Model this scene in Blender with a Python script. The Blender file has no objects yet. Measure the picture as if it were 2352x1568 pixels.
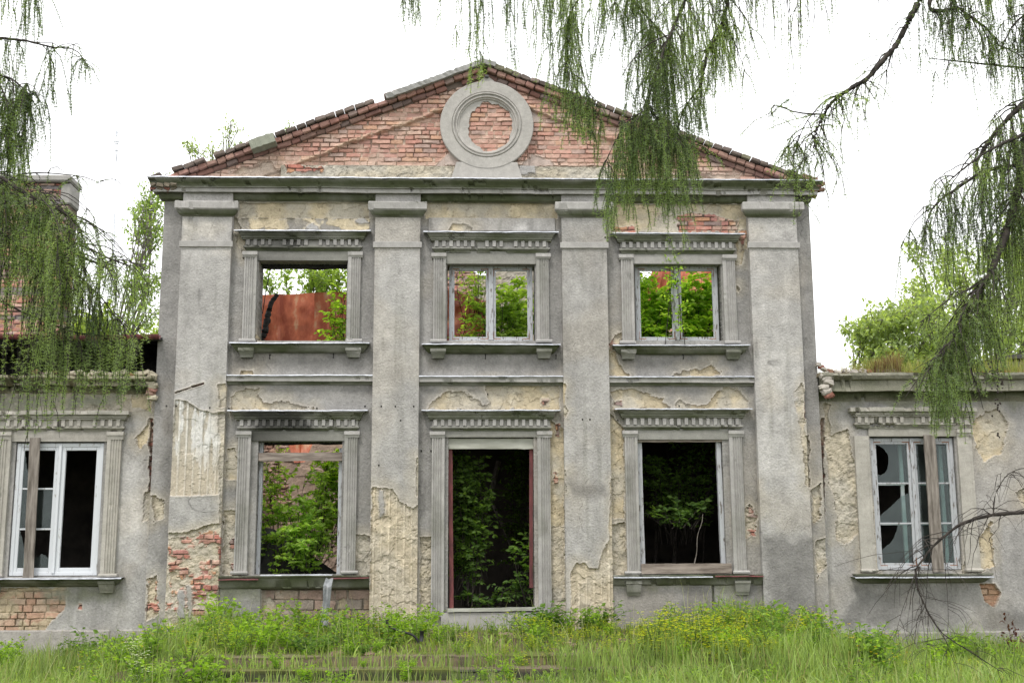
import bpy, math, random
import numpy as np
from mathutils import Matrix, Vector

# ------------------------------------------------------------------ camera
R = math.radians
F = 2808.0; PITCH = R(10.4976); YAW = R(-1.8807); ROLL = R(-0.2763)   # photo measured in 2352 x 1568 units
S = bpy.context.scene
COL = S.collection
cam_d = bpy.data.cameras.new('camera'); cam = bpy.data.objects.new('camera', cam_d); COL.objects.link(cam)
ROTM = Matrix.Rotation(YAW, 3, 'Z') @ Matrix.Rotation(PITCH, 3, 'X') @ Matrix.Rotation(-ROLL, 3, 'Y')
cam.matrix_world = (ROTM @ Matrix.Rotation(R(90), 3, 'X')).to_4x4()
cam_d.sensor_width = 36; cam_d.lens = F / 2352 * 36; cam_d.clip_end = 2000; cam_d.clip_start = 0.05
S.camera = cam

# ------------------------------------------------------------------ world, sun, exposure (bright overcast day)
S.view_settings.view_transform = 'Standard'; S.view_settings.look = 'None'
S.view_settings.exposure = 0.52; S.view_settings.gamma = 1
SUN_EL, SUN_AZ = 58, 205
w = bpy.data.worlds.new('World'); S.world = w; w.use_nodes = True
nt = w.node_tree; nt.nodes.clear()
sky = nt.nodes.new('ShaderNodeTexSky'); sky.sky_type = 'NISHITA'; sky.sun_disc = False
sky.sun_elevation = R(SUN_EL); sky.sun_rotation = R(SUN_AZ)
hs = nt.nodes.new('ShaderNodeHueSaturation'); hs.inputs['Saturation'].default_value = 0.10
hs.inputs['Value'].default_value = 1.0
cl = nt.nodes.new('ShaderNodeMix'); cl.data_type = 'RGBA'; cl.inputs[0].default_value = 0.8
cl.inputs[7].default_value = (12.5, 12.6, 12.8, 1)          # cloud deck over the sky
bg = nt.nodes.new('ShaderNodeBackground'); bg.inputs[1].default_value = 0.12
wo = nt.nodes.new('ShaderNodeOutputWorld')
nt.links.new(sky.outputs[0], hs.inputs['Color']); nt.links.new(hs.outputs[0], cl.inputs[6])
nt.links.new(cl.outputs[2], bg.inputs[0]); nt.links.new(bg.outputs[0], wo.inputs[0])
sd = bpy.data.lights.new('sun', 'SUN'); sd.energy = 1.4; sd.angle = R(11); sd.color = (1, .96, .9)
sun = bpy.data.objects.new('sun', sd); COL.objects.link(sun)
az = R(SUN_AZ)
sv = Vector((math.sin(az) * math.cos(R(SUN_EL)), math.cos(az) * math.cos(R(SUN_EL)), math.sin(R(SUN_EL))))
sun.rotation_euler = sv.to_track_quat('Z', 'Y').to_euler()

# ------------------------------------------------------------------ helpers
W = 19.4                     # distance of the facade plane
cR, sR = math.cos(ROLL), math.sin(ROLL)
def raydir(px, py):
    x = (px - 1176) / F; z = (784 - py) / F
    return ROTM @ Vector((x, 1, z))
def at(px, py, Y=W):
    d = raydir(px, py); return d[0] / d[1] * Y, d[2] / d[1] * Y
def pt(px, py, Y):
    x, z = at(px, py, Y); return np.array([x, Y, z])
def zz(py, out=0., px=1110, base=None):
    return at(px, py, (W if base is None else base) - out)[1]
def xx(px, py, Y=W): return at(px, py, Y)[0]
rng = np.random.default_rng(7); random.seed(7)

def _h(i, j, s):
    n = (i.astype(np.int64) * 374761393 + j.astype(np.int64) * 668265263 + s * 1274126177) & 0xffffffff
    n = ((n ^ (n >> 13)) * 1274126177) & 0xffffffff
    n = ((n ^ (n >> 16)) * 2246822519) & 0xffffffff
    return ((n ^ (n >> 15)) & 0xffffff) / float(0xffffff)
def vn(x, y, s=0):
    x = np.asarray(x, float); y = np.asarray(y, float)
    i = np.floor(x); j = np.floor(y); u = x - i; v = y - j
    u = u * u * (3 - 2 * u); v = v * v * (3 - 2 * v)
    i = i.astype(np.int64); j = j.astype(np.int64)
    a = _h(i, j, s); b = _h(i + 1, j, s); c = _h(i, j + 1, s); d = _h(i + 1, j + 1, s)
    return (a * (1 - u) + b * u) * (1 - v) + (c * (1 - u) + d * u) * v
def fbm(x, y, f, s=0, o=4, g=.5):
    r = 0; a = 1; t = 0
    for k in range(o):
        r = r + a * vn(x * f + 17.3 * k, y * f + 9.1 * k, s + k * 31); t += a; a *= g; f *= 2.03
    return r / t * 2 - 1
def sstep(a, b, x):
    t = np.clip((x - a) / (b - a), 0, 1); return t * t * (3 - 2 * t)
def lerp(a, b, t): return a + (b - a) * t

def link(o, parent=None):
    COL.objects.link(o)
    if parent is not None: o.parent = parent
    return o
def tag(o, label=None, cat=None, group=None, kind=None):
    if label: o['label'] = label
    if cat: o['category'] = cat
    if group: o['group'] = group
    if kind: o['kind'] = kind
    return o
def empty(name, loc=(0, 0, 0), label=None, cat=None, group=None):
    o = bpy.data.objects.new(name, None); COL.objects.link(o); o.location = loc; o.empty_display_size = .2
    return tag(o, label, cat, group)
def npmesh(name, V, Q, mat, parent=None, cols=None, smooth=False, T=None):
    """V (n,3), Q (m,4) quads, T (k,3) triangles"""
    me = bpy.data.meshes.new(name); V = np.asarray(V, np.float32)
    Q = np.zeros((0, 4), np.int32) if Q is None or len(Q) == 0 else np.asarray(Q, np.int32)
    T = np.zeros((0, 3), np.int32) if T is None or len(T) == 0 else np.asarray(T, np.int32)
    me.vertices.add(len(V)); me.vertices.foreach_set('co', V.ravel())
    me.loops.add(Q.size + T.size); me.loops.foreach_set('vertex_index', np.concatenate([Q.ravel(), T.ravel()]))
    me.polygons.add(len(Q) + len(T))
    st = np.concatenate([np.arange(len(Q)) * 4, Q.size + np.arange(len(T)) * 3]).astype(np.int32)
    me.polygons.foreach_set('loop_start', st)
    me.polygons.foreach_set('use_smooth', np.full(len(Q) + len(T), bool(smooth)))
    if cols is not None:
        a = me.color_attributes.new('Col', 'FLOAT_COLOR', 'POINT'); c = np.ones((len(V), 4), np.float32)
        c[:, :cols.shape[1]] = cols; a.data.foreach_set('color', c.ravel())
    me.update(calc_edges=True); me.validate()
    if mat: me.materials.append(mat)
    return link(bpy.data.objects.new(name, me), parent)

class MB:
    def __init__(s): s.v = []; s.q = []; s.t = []; s.c = []; s.n = 0
    def add(s, V, Q=None, T=None, c=None):
        V = np.asarray(V, float)
        s.v.append(V)
        if Q is not None and len(Q): s.q.append(np.asarray(Q, int) + s.n)
        if T is not None and len(T): s.t.append(np.asarray(T, int) + s.n)
        cc = np.ones((len(V), 3)) * (.3 if c is None else np.asarray(c, float)); s.c.append(cc); s.n += len(V)
    def box(s, x0, x1, y0, y1, z0, z1, c=None, jit=0., bev=0., M=None):
        if bev > 0:     # chamfered box from three nested rings
            b = bev; V = []; 
            for sx in (0, 1):
                for sy in (0, 1):
                    for sz in (0, 1):
                        X = (x0, x1)[sx]; Y = (y0, y1)[sy]; Z = (z0, z1)[sz]
                        dx = b if sx == 0 else -b; dy = b if sy == 0 else -b; dz = b if sz == 0 else -b
                        V += [(X, Y + dy, Z + dz), (X + dx, Y, Z + dz), (X + dx, Y + dy, Z)]
            V = np.array(V); I = lambda a, b_, c_, k: (a * 4 + b_ * 2 + c_) * 3 + k
            Q = []; T = []
            for a in (0, 1):
                Q.append([I(a, 0, 0, 0), I(a, 1, 0, 0), I(a, 1, 1, 0), I(a, 0, 1, 0)])
                Q.append([I(0, a, 0, 1), I(1, a, 0, 1), I(1, a, 1, 1), I(0, a, 1, 1)])
                Q.append([I(0, 0, a, 2), I(1, 0, a, 2), I(1, 1, a, 2), I(0, 1, a, 2)])
                for b_ in (0, 1):
                    Q.append([I(a, b_, 0, 0), I(a, b_, 1, 0), I(a, b_, 1, 1), I(a, b_, 0, 1)])
                    Q.append([I(a, 0, b_, 0), I(a, 1, b_, 0), I(a, 1, b_, 2), I(a, 0, b_, 2)])
                    Q.append([I(0, a, b_, 1), I(1, a, b_, 1), I(1, a, b_, 2), I(0, a, b_, 2)])
                    for c_ in (0, 1): T.append([I(a, b_, c_, 0), I(a, b_, c_, 1), I(a, b_, c_, 2)])
        else:
            V = np.array([(x, y, z) for x in (x0, x1) for y in (y0, y1) for z in (z0, z1)], float)
            Q = [[0, 1, 3, 2], [4, 6, 7, 5], [0, 4, 5, 1], [2, 3, 7, 6], [0, 2, 6, 4], [1, 5, 7, 3]]; T = None
        if jit: V = V + rng.normal(0, jit, V.shape)
        if M is not None: V = np.array([tuple(M @ Vector(p)) for p in V])
        s.add(V, Q, T, c)
    def tube(s, P, r, n=6, c=None, cap=True):
        P = np.asarray(P, float); m = len(P); r = np.ones(m) * r
        d = np.gradient(P, axis=0); d /= np.linalg.norm(d, axis=1)[:, None] + 1e-9
        up = np.where(np.abs(d[:, 2:3]) > .9, np.array([[1., 0, 0]]), np.array([[0, 0, 1.]]))
        a = np.cross(d, up); a /= np.linalg.norm(a, axis=1)[:, None] + 1e-9; b = np.cross(d, a)
        t = np.arange(n) * 2 * np.pi / n
        V = P[:, None, :] + r[:, None, None] * (np.cos(t)[None, :, None] * a[:, None, :] + np.sin(t)[None, :, None] * b[:, None, :])
        i = np.arange(m - 1)[:, None] * n; j = np.arange(n)[None, :]; k = (j + 1) % n
        Q = np.stack([i + j, i + k, i + n + k, i + n + j], -1).reshape(-1, 4)
        V = V.reshape(-1, 3); T = None
        if cap:
            V = np.vstack([V, P[:1], P[-1:]]); L = m * n
            T = [[L, jj, (jj + 1) % n] for jj in range(n)] + [[L + 1, (m - 1) * n + (jj + 1) % n, (m - 1) * n + jj] for jj in range(n)]
        s.add(V, Q, T, c)
    def loft(s, x0, x1, prof, Y, c=None, stain=None, seg=.02, wear=.004, sag=0, seed=0, close=True, ends=1.):
        """mitred moulding: prof = [(out, z)...] from top to bottom, returns at both ends to the wall"""
        prof = np.array(prof, float); m = len(prof); nx = max(2, int((x1 - x0) / seg))
        t = np.linspace(0, 1, nx + 1)
        out = prof[:, 0][:, None]; zc = prof[:, 1][:, None]
        e = out * ends
        X = (x0 - e) + (x1 - x0 + 2 * e) * t[None, :]
        n1 = fbm(X, zc + X * 0, 3.1, seed, 4); n2 = fbm(X, zc * 3 + X * 0, 22, seed + 5, 2)
        chip = sstep(.30, .5, fbm(X, zc * 2 + X * 0, 6, seed + 9, 4)) * wear * 6 * (out > .03)
        Yv = Y - out + n1 * wear + n2 * wear * .4 + chip
        Zv = zc + X * 0 + fbm(X, X * 0 + 3, 1.2, seed + 3, 3) * wear * 1.5 + sag * np.sin(np.pi * t)[None, :] + n2 * wear * .4
        L = np.stack([X[:, :1], X[:, :1] * 0 + Y + .01, Zv[:, :1]], -1); Rr = np.stack([X[:, -1:], X[:, :1] * 0 + Y + .01, Zv[:, -1:]], -1)
        V = np.concatenate([L, np.stack([X, Yv, Zv], -1), Rr], 1); k = nx + 3
        i = np.arange(m - 1)[:, None] * k; j = np.arange(k - 1)[None, :]
        Q = np.stack([i + j, i + k + j, i + k + j + 1, i + j + 1], -1).reshape(-1, 4)
        base = np.array(c if c is not None else STUC)
        cc = np.ones((m, k, 3)) * base
        Xp = V[..., 0]; Zp = V[..., 2]
        g = fbm(Xp, Zp, 1.7, seed + 40, 4)
        cc = cc * (1 + .16 * g + .10 * fbm(Xp, Zp * .5, 9, seed + 41, 3))[..., None]
        if stain is not None:  # per-row weights paint underside shade, with some algae, into the vertex colour
            st = np.array(stain, float)[:, None] if np.ndim(stain) else stain
            q = np.clip(st * 1.5 + .45 * fbm(Xp, Zp * 3, 2.3, seed + 50, 4), 0, 1)[..., None]
            cc = lerp(cc, np.array(ALGAE), q * (st > 0)[..., None] if np.ndim(stain) else q)
        V = V.reshape(-1, 3); cc = cc.reshape(-1, 3); n0 = s.n
        s.v.append(V); s.c.append(cc); s.q.append(Q + n0); s.n += len(V)
        if close:   # top cap back to the wall
            f = np.arange(k)
            Vt = V[:k].copy(); Vb = Vt.copy(); Vb[:, 1] = Y + .01
            s.add(np.vstack([Vt, Vb]), np.stack([f[:-1], f[1:], f[1:] + k, f[:-1] + k], -1), c=np.vstack([cc[:k], cc[:k]]))
            Vt = V[-k:].copy(); Vb = Vt.copy(); Vb[:, 1] = Y + .01
            s.add(np.vstack([Vt, Vb]), np.stack([f[:-1], f[1:], f[1:] + k, f[:-1] + k], -1), c=np.vstack([cc[-k:], cc[-k:]]))
    def vext(s, pts, z0, z1, Y, c=None, nz=40, wear=.003, seed=0, stain=0):
        """vertical extrusion of an open plan outline [(x, out)...]"""
        pts = np.array(pts, float); m = len(pts); z = np.linspace(z0, z1, nz + 1)
        X = pts[:, 0][None, :] + z[:, None] * 0; Z = z[:, None] + X * 0
        n1 = fbm(X, Z, 9, seed, 3) * wear; ch = sstep(.45, .7, fbm(X * 2, Z, 6, seed + 4, 3)) * wear * 3
        Yv = Y - pts[:, 1][None, :] + (n1 + ch) * (pts[:, 1][None, :] > .005)
        V = np.stack([X + fbm(Z, X, 7, seed + 8, 2) * wear * .5, Yv, Z], -1).reshape(-1, 3)
        i = np.arange(nz)[:, None] * m; j = np.arange(m - 1)[None, :]
        Q = np.stack([i + j, i + j + 1, i + m + j + 1, i + m + j], -1).reshape(-1, 4)
        cc = np.ones((len(V), 3)) * np.array(c if c is not None else STUC)
        cc = cc * (1 + .18 * fbm(V[:, 0], V[:, 2], 2.2, seed + 20, 4) + .08 * fbm(V[:, 0], V[:, 2], 30, seed + 2, 2))[:, None]
        q = np.clip(stain + .4 * fbm(V[:, 0] * 3, V[:, 2], 1.5, seed + 60, 3), 0, 1)[:, None] * (stain > 0)  # same olive mix of painted shade and algae, patchy
        s.add(V, Q, c=lerp(cc, np.array(ALGAE), q))
    def build(s, name, mat, parent=None, smooth=False):
        V = np.vstack(s.v); Q = np.vstack(s.q) if s.q else None; T = np.vstack(s.t) if s.t else None
        return npmesh(name, V, Q, mat, parent, np.vstack(s.c), smooth, T)

# ------------------------------------------------------------------ materials
def newmat(name):
    m = bpy.data.materials.new(name); m.use_nodes = True; n = m.node_tree; n.nodes.clear(); return m, n
def N(n, t, **k):
    o = n.nodes.new(t)
    for a, b in k.items():
        if a.startswith('i_'): o.inputs[a[2:].replace('_', ' ')].default_value = b
        else: setattr(o, a, b)
    return o
def masonry(name, grain=70., bump=.6, dist=.006, rough=.92, amt=.22):
    m, n = newmat(name); L = n.links.new
    at_ = N(n, 'ShaderNodeAttribute', attribute_name='Col'); tc = N(n, 'ShaderNodeTexCoord')
    n1 = N(n, 'ShaderNodeTexNoise', i_Scale=grain, i_Detail=4., i_Roughness=.65)
    n2 = N(n, 'ShaderNodeTexNoise', i_Scale=grain * .16, i_Detail=6., i_Roughness=.6)
    L(tc.outputs['Object'], n1.inputs['Vector']); L(tc.outputs['Object'], n2.inputs['Vector'])
    mr = N(n, 'ShaderNodeMapRange'); mr.inputs[1].default_value = .3; mr.inputs[2].default_value = .7
    mr.inputs[3].default_value = 1 - amt; mr.inputs[4].default_value = 1 + amt
    ad = N(n, 'ShaderNodeMath', operation='ADD'); ml = N(n, 'ShaderNodeMath', operation='MULTIPLY'); ml.inputs[1].default_value = .5
    L(n1.outputs[0], ad.inputs[0]); L(n2.outputs[0], ad.inputs[1]); L(ad.outputs[0], ml.inputs[0]); L(ml.outputs[0], mr.inputs[0])
    vm = N(n, 'ShaderNodeVectorMath', operation='SCALE'); L(at_.outputs['Color'], vm.inputs[0]); L(mr.outputs[0], vm.inputs['Scale'])
    bp = N(n, 'ShaderNodeBump', i_Strength=bump, i_Distance=dist); L(ml.outputs[0], bp.inputs['Height'])
    p = N(n, 'ShaderNodeBsdfPrincipled', i_Roughness=rough); p.inputs['Specular IOR Level'].default_value = .2
    o = N(n, 'ShaderNodeOutputMaterial')
    L(vm.outputs[0], p.inputs['Base Color']); L(bp.outputs[0], p.inputs['Normal']); L(p.outputs[0], o.inputs[0])
    return m
def leafmat(name, trans=.45, rough=.5, spec=.3):
    m, n = newmat(name); L = n.links.new
    a = N(n, 'ShaderNodeAttribute', attribute_name='Col')
    p = N(n, 'ShaderNodeBsdfPrincipled', i_Roughness=rough); p.inputs['Specular IOR Level'].default_value = spec
    t = N(n, 'ShaderNodeBsdfTranslucent'); mx = N(n, 'ShaderNodeMixShader'); mx.inputs[0].default_value = trans
    br = N(n, 'ShaderNodeVectorMath', operation='MULTIPLY'); br.inputs[1].default_value = (1.65, 1.7, .6)
    o = N(n, 'ShaderNodeOutputMaterial')
    L(a.outputs['Color'], p.inputs['Base Color']); L(a.outputs['Color'], br.inputs[0]); L(br.outputs[0], t.inputs[0])
    L(p.outputs[0], mx.inputs[1]); L(t.outputs[0], mx.inputs[2]); L(mx.outputs[0], o.inputs[0])
    return m
def noisemat(name, c1, c2, scale=8., rough=.7, bump=.3, dist=.004, metal=0., c3=None, stretch=(1, 1, 1), lo=.35, hi=.65, spec=.3):
    m, n = newmat(name); L = n.links.new
    tc = N(n, 'ShaderNodeTexCoord'); mp = N(n, 'ShaderNodeMapping'); mp.inputs['Scale'].default_value = stretch
    n1 = N(n, 'ShaderNodeTexNoise', i_Scale=scale, i_Detail=7., i_Roughness=.62)
    cr = N(n, 'ShaderNodeValToRGB'); e = cr.color_ramp.elements
    e[0].position = lo; e[0].color = (*c1, 1); e[1].position = hi; e[1].color = (*c2, 1)
    if c3: x = e.new(min(.95, hi + .08)); x.color = (*c3, 1)
    bp = N(n, 'ShaderNodeBump', i_Strength=bump, i_Distance=dist)
    p = N(n, 'ShaderNodeBsdfPrincipled', i_Roughness=rough, i_Metallic=metal); p.inputs['Specular IOR Level'].default_value = spec
    o = N(n, 'ShaderNodeOutputMaterial')
    L(tc.outputs['Object'], mp.inputs[0]); L(mp.outputs[0], n1.inputs['Vector']); L(n1.outputs[0], cr.inputs[0])
    L(cr.outputs[0], p.inputs['Base Color']); L(n1.outputs[0], bp.inputs['Height']); L(bp.outputs[0], p.inputs['Normal']); L(p.outputs[0], o.inputs[0])
    return m
STUC = (.336, .324, .308); ALGAE = (.075, .085, .045)  # olive tint for moulding undersides: shade and green bounce painted in, plus algae
M_PL = masonry('weathered_plaster', grain=34., bump=1., dist=.022, amt=.30)
M_BR = masonry('brickwork', grain=60., bump=.7, dist=.010, amt=.28)
M_ST = masonry('moulded_stone', grain=60., bump=.6, dist=.008, amt=.24)
M_PAINT = noisemat('peeling_white_paint', (.12, .105, .09), (.39, .40, .415), 30., .6, .6, .004, stretch=(1, 1, .22), lo=.36, hi=.45)
M_PAINT2 = noisemat('white_paint', (.26, .245, .22), (.55, .57, .59), 25., .55, .4, .003, stretch=(1, 1, .25), lo=.30, hi=.40)
M_WOOD = noisemat('grey_weathered_wood', (.10, .085, .07), (.27, .24, .21), 22., .85, .7, .005, stretch=(1, 1, .12))
M_WOODH = noisemat('grey_weathered_wood_horizontal', (.12, .095, .08), (.30, .255, .22), 22., .85, .7, .005, stretch=(.12, 1, 1))
M_BOARD = noisemat('pale_greenish_board', (.25, .25, .21), (.42, .42, .37), 9., .85, .5, .004, stretch=(.2, 1, 1))
M_TORN = noisemat('torn_dull_zinc', (.16, .17, .18), (.34, .35, .36), 12., .6, .4, .004, c3=(.30, .10, .09))
M_MAR = noisemat('maroon_paint', (.07, .025, .025), (.17, .05, .05), 14., .6, .4, .003, stretch=(1, 1, .3))
M_CHAR = noisemat('charred_wood', (.008, .008, .008), (.03, .028, .025), 30., .8, 1., .02)
M_ZINC = noisemat('zinc_flashing', (.30, .31, .33), (.55, .57, .62), 9., .45, .3, .003, metal=.35)
M_RUST = noisemat('rusty_red_sheet', (.30, .065, .030), (.56, .16, .075), 3.2, .5, .35, .015, lo=.40, hi=.56, c3=(.60, .33, .19), stretch=(1, 1, .5))
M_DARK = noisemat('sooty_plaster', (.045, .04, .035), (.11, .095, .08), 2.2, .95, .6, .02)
M_BARK = noisemat('larch_bark', (.018, .015, .013), (.06, .05, .042), 18., .9, .8, .01)
M_TWIG = noisemat('pale_branch_bark', (.10, .09, .075), (.22, .20, .17), 14., .9, .5, .01)
M_LARCH = leafmat('larch_needles', .5)
M_LEAF = leafmat('broad_leaves', .58)
M_GRASS = leafmat('grass_blades', .4, .5, .2)
M_CONE = noisemat('larch_cone_scales', (.015, .012, .01), (.045, .035, .028), 60., .9, .6, .003)
M_RUB = noisemat('black_rubber', (.012, .012, .013), (.03, .03, .032), 30., .5, .1, .001)

# =================================================================== masonry sheets
def sdpoly(X, Z, P):
    P = np.array(P); d = np.full(X.shape, 1e9); ins = np.zeros(X.shape, bool); n = len(P)
    for i in range(n):
        ax, az_ = P[i]; bx, bz = P[(i + 1) % n]; ex, ez = bx - ax, bz - az_
        t = np.clip(((X - ax) * ex + (Z - az_) * ez) / (ex * ex + ez * ez + 1e-12), 0, 1)
        d = np.minimum(d, (X - ax - t * ex) ** 2 + (Z - az_ - t * ez) ** 2)
        c = (az_ > Z) != (bz > Z)
        with np.errstate(divide='ignore', invalid='ignore'):
            ins ^= c & (X < (bx - ax) * (Z - az_) / (bz - az_ + 1e-12) + ax)
    return np.where(ins, 1, -1) * np.sqrt(d)
BR_COLS = np.array([(.40, .165, .125), (.43, .20, .15), (.36, .14, .11), (.42, .23, .18), (.46, .30, .24), (.30, .22, .20), (.46, .25, .15), (.40, .19, .15), (.34, .165, .14)])
def brickwork(X, Z, seed=0, course=.077, length=.275, wash=.0):
    wx = X + .012 * fbm(X, Z, 4, seed + 1, 3); wz = Z + .010 * fbm(X, Z, 1.3, seed + 2, 3) + .005 * fbm(X, Z, 9, seed + 3, 2)
    row = np.floor(wz / course); fz = wz / course - row
    off = _h(row.astype(np.int64), row.astype(np.int64) * 0, seed) * .3 + (row % 2) * .5
    u = wx / length + off
    # per-brick boundary jitter
    k = np.floor(u); b0 = k + .30 * (_h(k.astype(np.int64), row.astype(np.int64), seed + 5) - .5)
    k = np.where(u < b0, k - 1, k)
    ki = k.astype(np.int64); ri = row.astype(np.int64)
    b0 = k + .30 * (_h(ki, ri, seed + 5) - .5); b1 = k + 1 + .30 * (_h(ki + 1, ri, seed + 5) - .5)
    # some stretchers split into two headers
    split = _h(ki, ri, seed + 6) > .72; mid = (b0 + b1) / 2; right = split & (u > mid)
    lo = np.where(right, mid, b0); hi = np.where(split & ~right, mid, b1)
    dx = np.minimum(u - lo, hi - u) * length; dz = np.minimum(fz, 1 - fz) * course
    edge = np.minimum(dx, dz) + .003 * fbm(X, Z, 28, seed + 7, 3)
    bid = _h(ki * 2 + right, ri, seed + 8); h2 = _h(ki * 2 + right, ri, seed + 9)
    body = sstep(.003, .009, edge)
    c = BR_COLS[(bid * 8.999).astype(int)] * (.85 + .3 * h2)[..., None]
    c = c * (1 + .22 * fbm(X, Z, 14, seed + 10, 3))[..., None]
    lime = sstep(.12, .55, fbm(X, Z, 6, seed + 11, 4) + wash)[..., None]
    c = lerp(c, np.array((.52, .42, .34)), lime * .6)
    mort = np.array((.42, .35, .27)) * (1 + .3 * fbm(X, Z, 12, seed + 12, 3))[..., None]
    deep = sstep(-.45, .15, fbm(X, Z, 3.5, seed + 13, 3))
    mort = lerp(mort, np.array((.10, .075, .06)), (deep * .9)[..., None])
    col = lerp(mort, c, body[..., None])
    h = body * (.014 + .020 * deep) + (h2 - .5) * .014 * body + .004 * fbm(X, Z, 25, seed + 14, 2)
    worn = (bid > .93) * body; h = h - worn * .02
    return h - .02, col
def stucco(X, Z, seed, tone=1.):
    a = fbm(X, Z, .7, seed, 5); b = fbm(X * 2.5, Z * .6, 2.2, seed + 1, 4); g = fbm(X, Z, 45, seed + 2, 2)
    col = np.array(STUC) * tone * (1 + .24 * a + .18 * b + .10 * g)[..., None]
    warm = sstep(.0, .5, fbm(X, Z, 1.1, seed + 3, 3))[..., None]
    col = col * lerp(np.array((1, 1, 1)), np.array((1.03, 1.0, .95)), warm)
    dark = sstep(.42, .75, fbm(X * 3, Z * .7, 1.6, seed + 4, 5))[..., None]
    col = lerp(col, col * .68, dark)
    st = sstep(.18, .55, fbm(X * 9, Z * .55, 1.0, seed + 5, 4)) * sstep(-.3, .3, fbm(X, Z, .8, seed + 6, 3))
    col = lerp(col, col * np.array((.66, .67, .64)), (st * .55)[..., None])
    pl = sstep(.30, .5, fbm(X, Z * .8, 2.6, seed + 7, 5))[..., None]; col = lerp(col, col * 1.18, pl * .5)
    ck = sstep(.006, .0, np.abs(fbm(X + .08 * fbm(X, Z, 6, seed + 8, 2), Z, .9, seed + 9, 2))) * sstep(.1, .3, fbm(X, Z, .7, seed + 10, 2))
    col = lerp(col, col * .45, (ck * .8)[..., None])
    return .0024 * g + .004 * a - .004 * ck, col
def cream(X, Z, seed, amp=.010):
    r = fbm(X, Z, 9, seed, 4); q = fbm(X, Z, 22, seed + 1, 3); e = np.abs(fbm(X, Z * 1.4, 6, seed + 2, 4))
    rn = fbm(X, Z * 1.2, 4.5, seed + 4, 4); ridge = sstep(-.02, .02, rn) * .5
    h = -.030 + amp * r + amp * .6 * q - amp * .5 * sstep(.05, .0, e) - amp * .5 * ridge
    col = np.array((.49, .415, .285)) * (1 + .14 * r + .16 * q)[..., None]
    col = lerp(col, np.array((.42, .39, .33)), sstep(-.25, .3, fbm(X, Z, 2.4, seed + 3, 4))[..., None] * .8)
    h = h - .008 * ridge * 2; col = col * (1 - .16 * ridge)[..., None]; col = lerp(col, col * .55, sstep(.035, .0, np.abs(rn + .01))[..., None] * .8)
    col = lerp(col, col * .5, (sstep(.025, .0, e) * sstep(-.1, .3, q) * .8)[..., None])
    return h, col
FX = {}
def surf(kind, X, Z, seed):
    if kind == 'cream': return cream(X, Z, seed, .007)
    if kind == 'rough':
        h, c = cream(X, Z, seed, .015); h = h + .010 * fbm(X, Z, 18, seed + 71, 3)
        c = lerp(c, np.array((.37, .345, .295)), .55) * (1 + .3 * fbm(X, Z, 16, seed + 70, 3))[..., None]
        return h - .004, c
    if kind == 'brick': h, c = brickwork(X, Z, seed); return h - .018, c
    if kind == 'bigbrick':
        h, c = brickwork(X, Z, seed, .155, .40); h2, c2 = cream(X, Z, seed + 3, .012); k = sstep(.1, .3, fbm(X, Z, 4, seed + 6, 4))
        return lerp(h - .03, h2 - .01, k), lerp(lerp(c, np.array((.20, .18, .145)), .78), c2 * .75, k[..., None])
    if kind == 'palebrick':
        h, c = brickwork(X, Z, seed, .105, .27); h2, c2 = cream(X, Z, seed + 3, .010); k = sstep(.0, .2, fbm(X, Z, 3.5, seed + 6, 4))[..., None]
        return h - .02 + .012 * fbm(X, Z, 9, seed + 8, 3), lerp(lerp(c, np.array((.40, .33, .23)), .55), c2 * .85, k * .8)
    if kind == 'brickrough':
        h, c = brickwork(X, Z, seed); h2, c2 = cream(X, Z, seed + 3, .015); h2 = h2 + .012 * fbm(X, Z, 20, seed + 72, 3)
        k = sstep(.0, .18, fbm(X, Z * 1.6, 7, seed + 5, 4) + .20)
        return lerp(h - .018, h2, k), lerp(c, lerp(c2, np.array((.44, .39, .31)), .5), k[..., None])
    if kind in ('flute', 'roughflute'):
        h, c = cream(X, Z, seed, .005 if kind == 'flute' else .014)
        p = .118; u = (X / p) % 1; gap = sstep(.33, .40, np.abs(u - .5))
        if kind == 'flute':
            c = lerp(np.array((.40, .365, .30)), np.array((.60, .575, .52)), gap[..., None]) * (1 + .12 * fbm(X, Z, 9, seed, 3))[..., None]
            xr = sstep(PX[0][0] + .25, PX[0][1] - .1, X)
            wp = sstep(.0, .08, fbm(X * 5, Z, 2.2, seed + 6, 4) - .30 + .50 * xr + .25 * np.clip(Z - FX.get('fz', 0), -1, .6))
            c = lerp(c, np.array((.60, .59, .56)), wp[..., None] * .9)
            low = sstep(.15, -.35, Z - FX.get('fz', 0) + .15 * fbm(X, Z, 5, seed + 9, 3))[..., None]; c = lerp(c, np.array((.46, .40, .31)), low * .7)
            return h + .004 + .016 * gap + wp * .008, c
        c = lerp(c, np.array((.42, .37, .29)), .6) * (1 + .16 * gap)[..., None]
        return h + .020 * gap * sstep(-.5, .1, fbm(X, Z, 3, seed + 8, 3)), c
    if kind == 'grey': return stucco(X, Z, seed, 1.)
    if kind == 'pale': h, c = stucco(X, Z, seed, 1.); return h - .004, c * 1.28
    if kind == 'darkstain': h, c = stucco(X, Z, seed, 1.); return h, c * .60
    if kind == 'moss': h, c = stucco(X, Z, seed, 1.); return h, lerp(c, np.array((.13, .14, .07)), .6)
    if kind == 'hole': h, c = brickwork(X, Z, seed, .09, .3); return h - .09, lerp(c, np.array((.45, .34, .22)), .6)
    if kind == 'crack': h, c = brickwork(X, Z, seed); return h - .06 , c * .5
    raise KeyError(kind)
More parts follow.
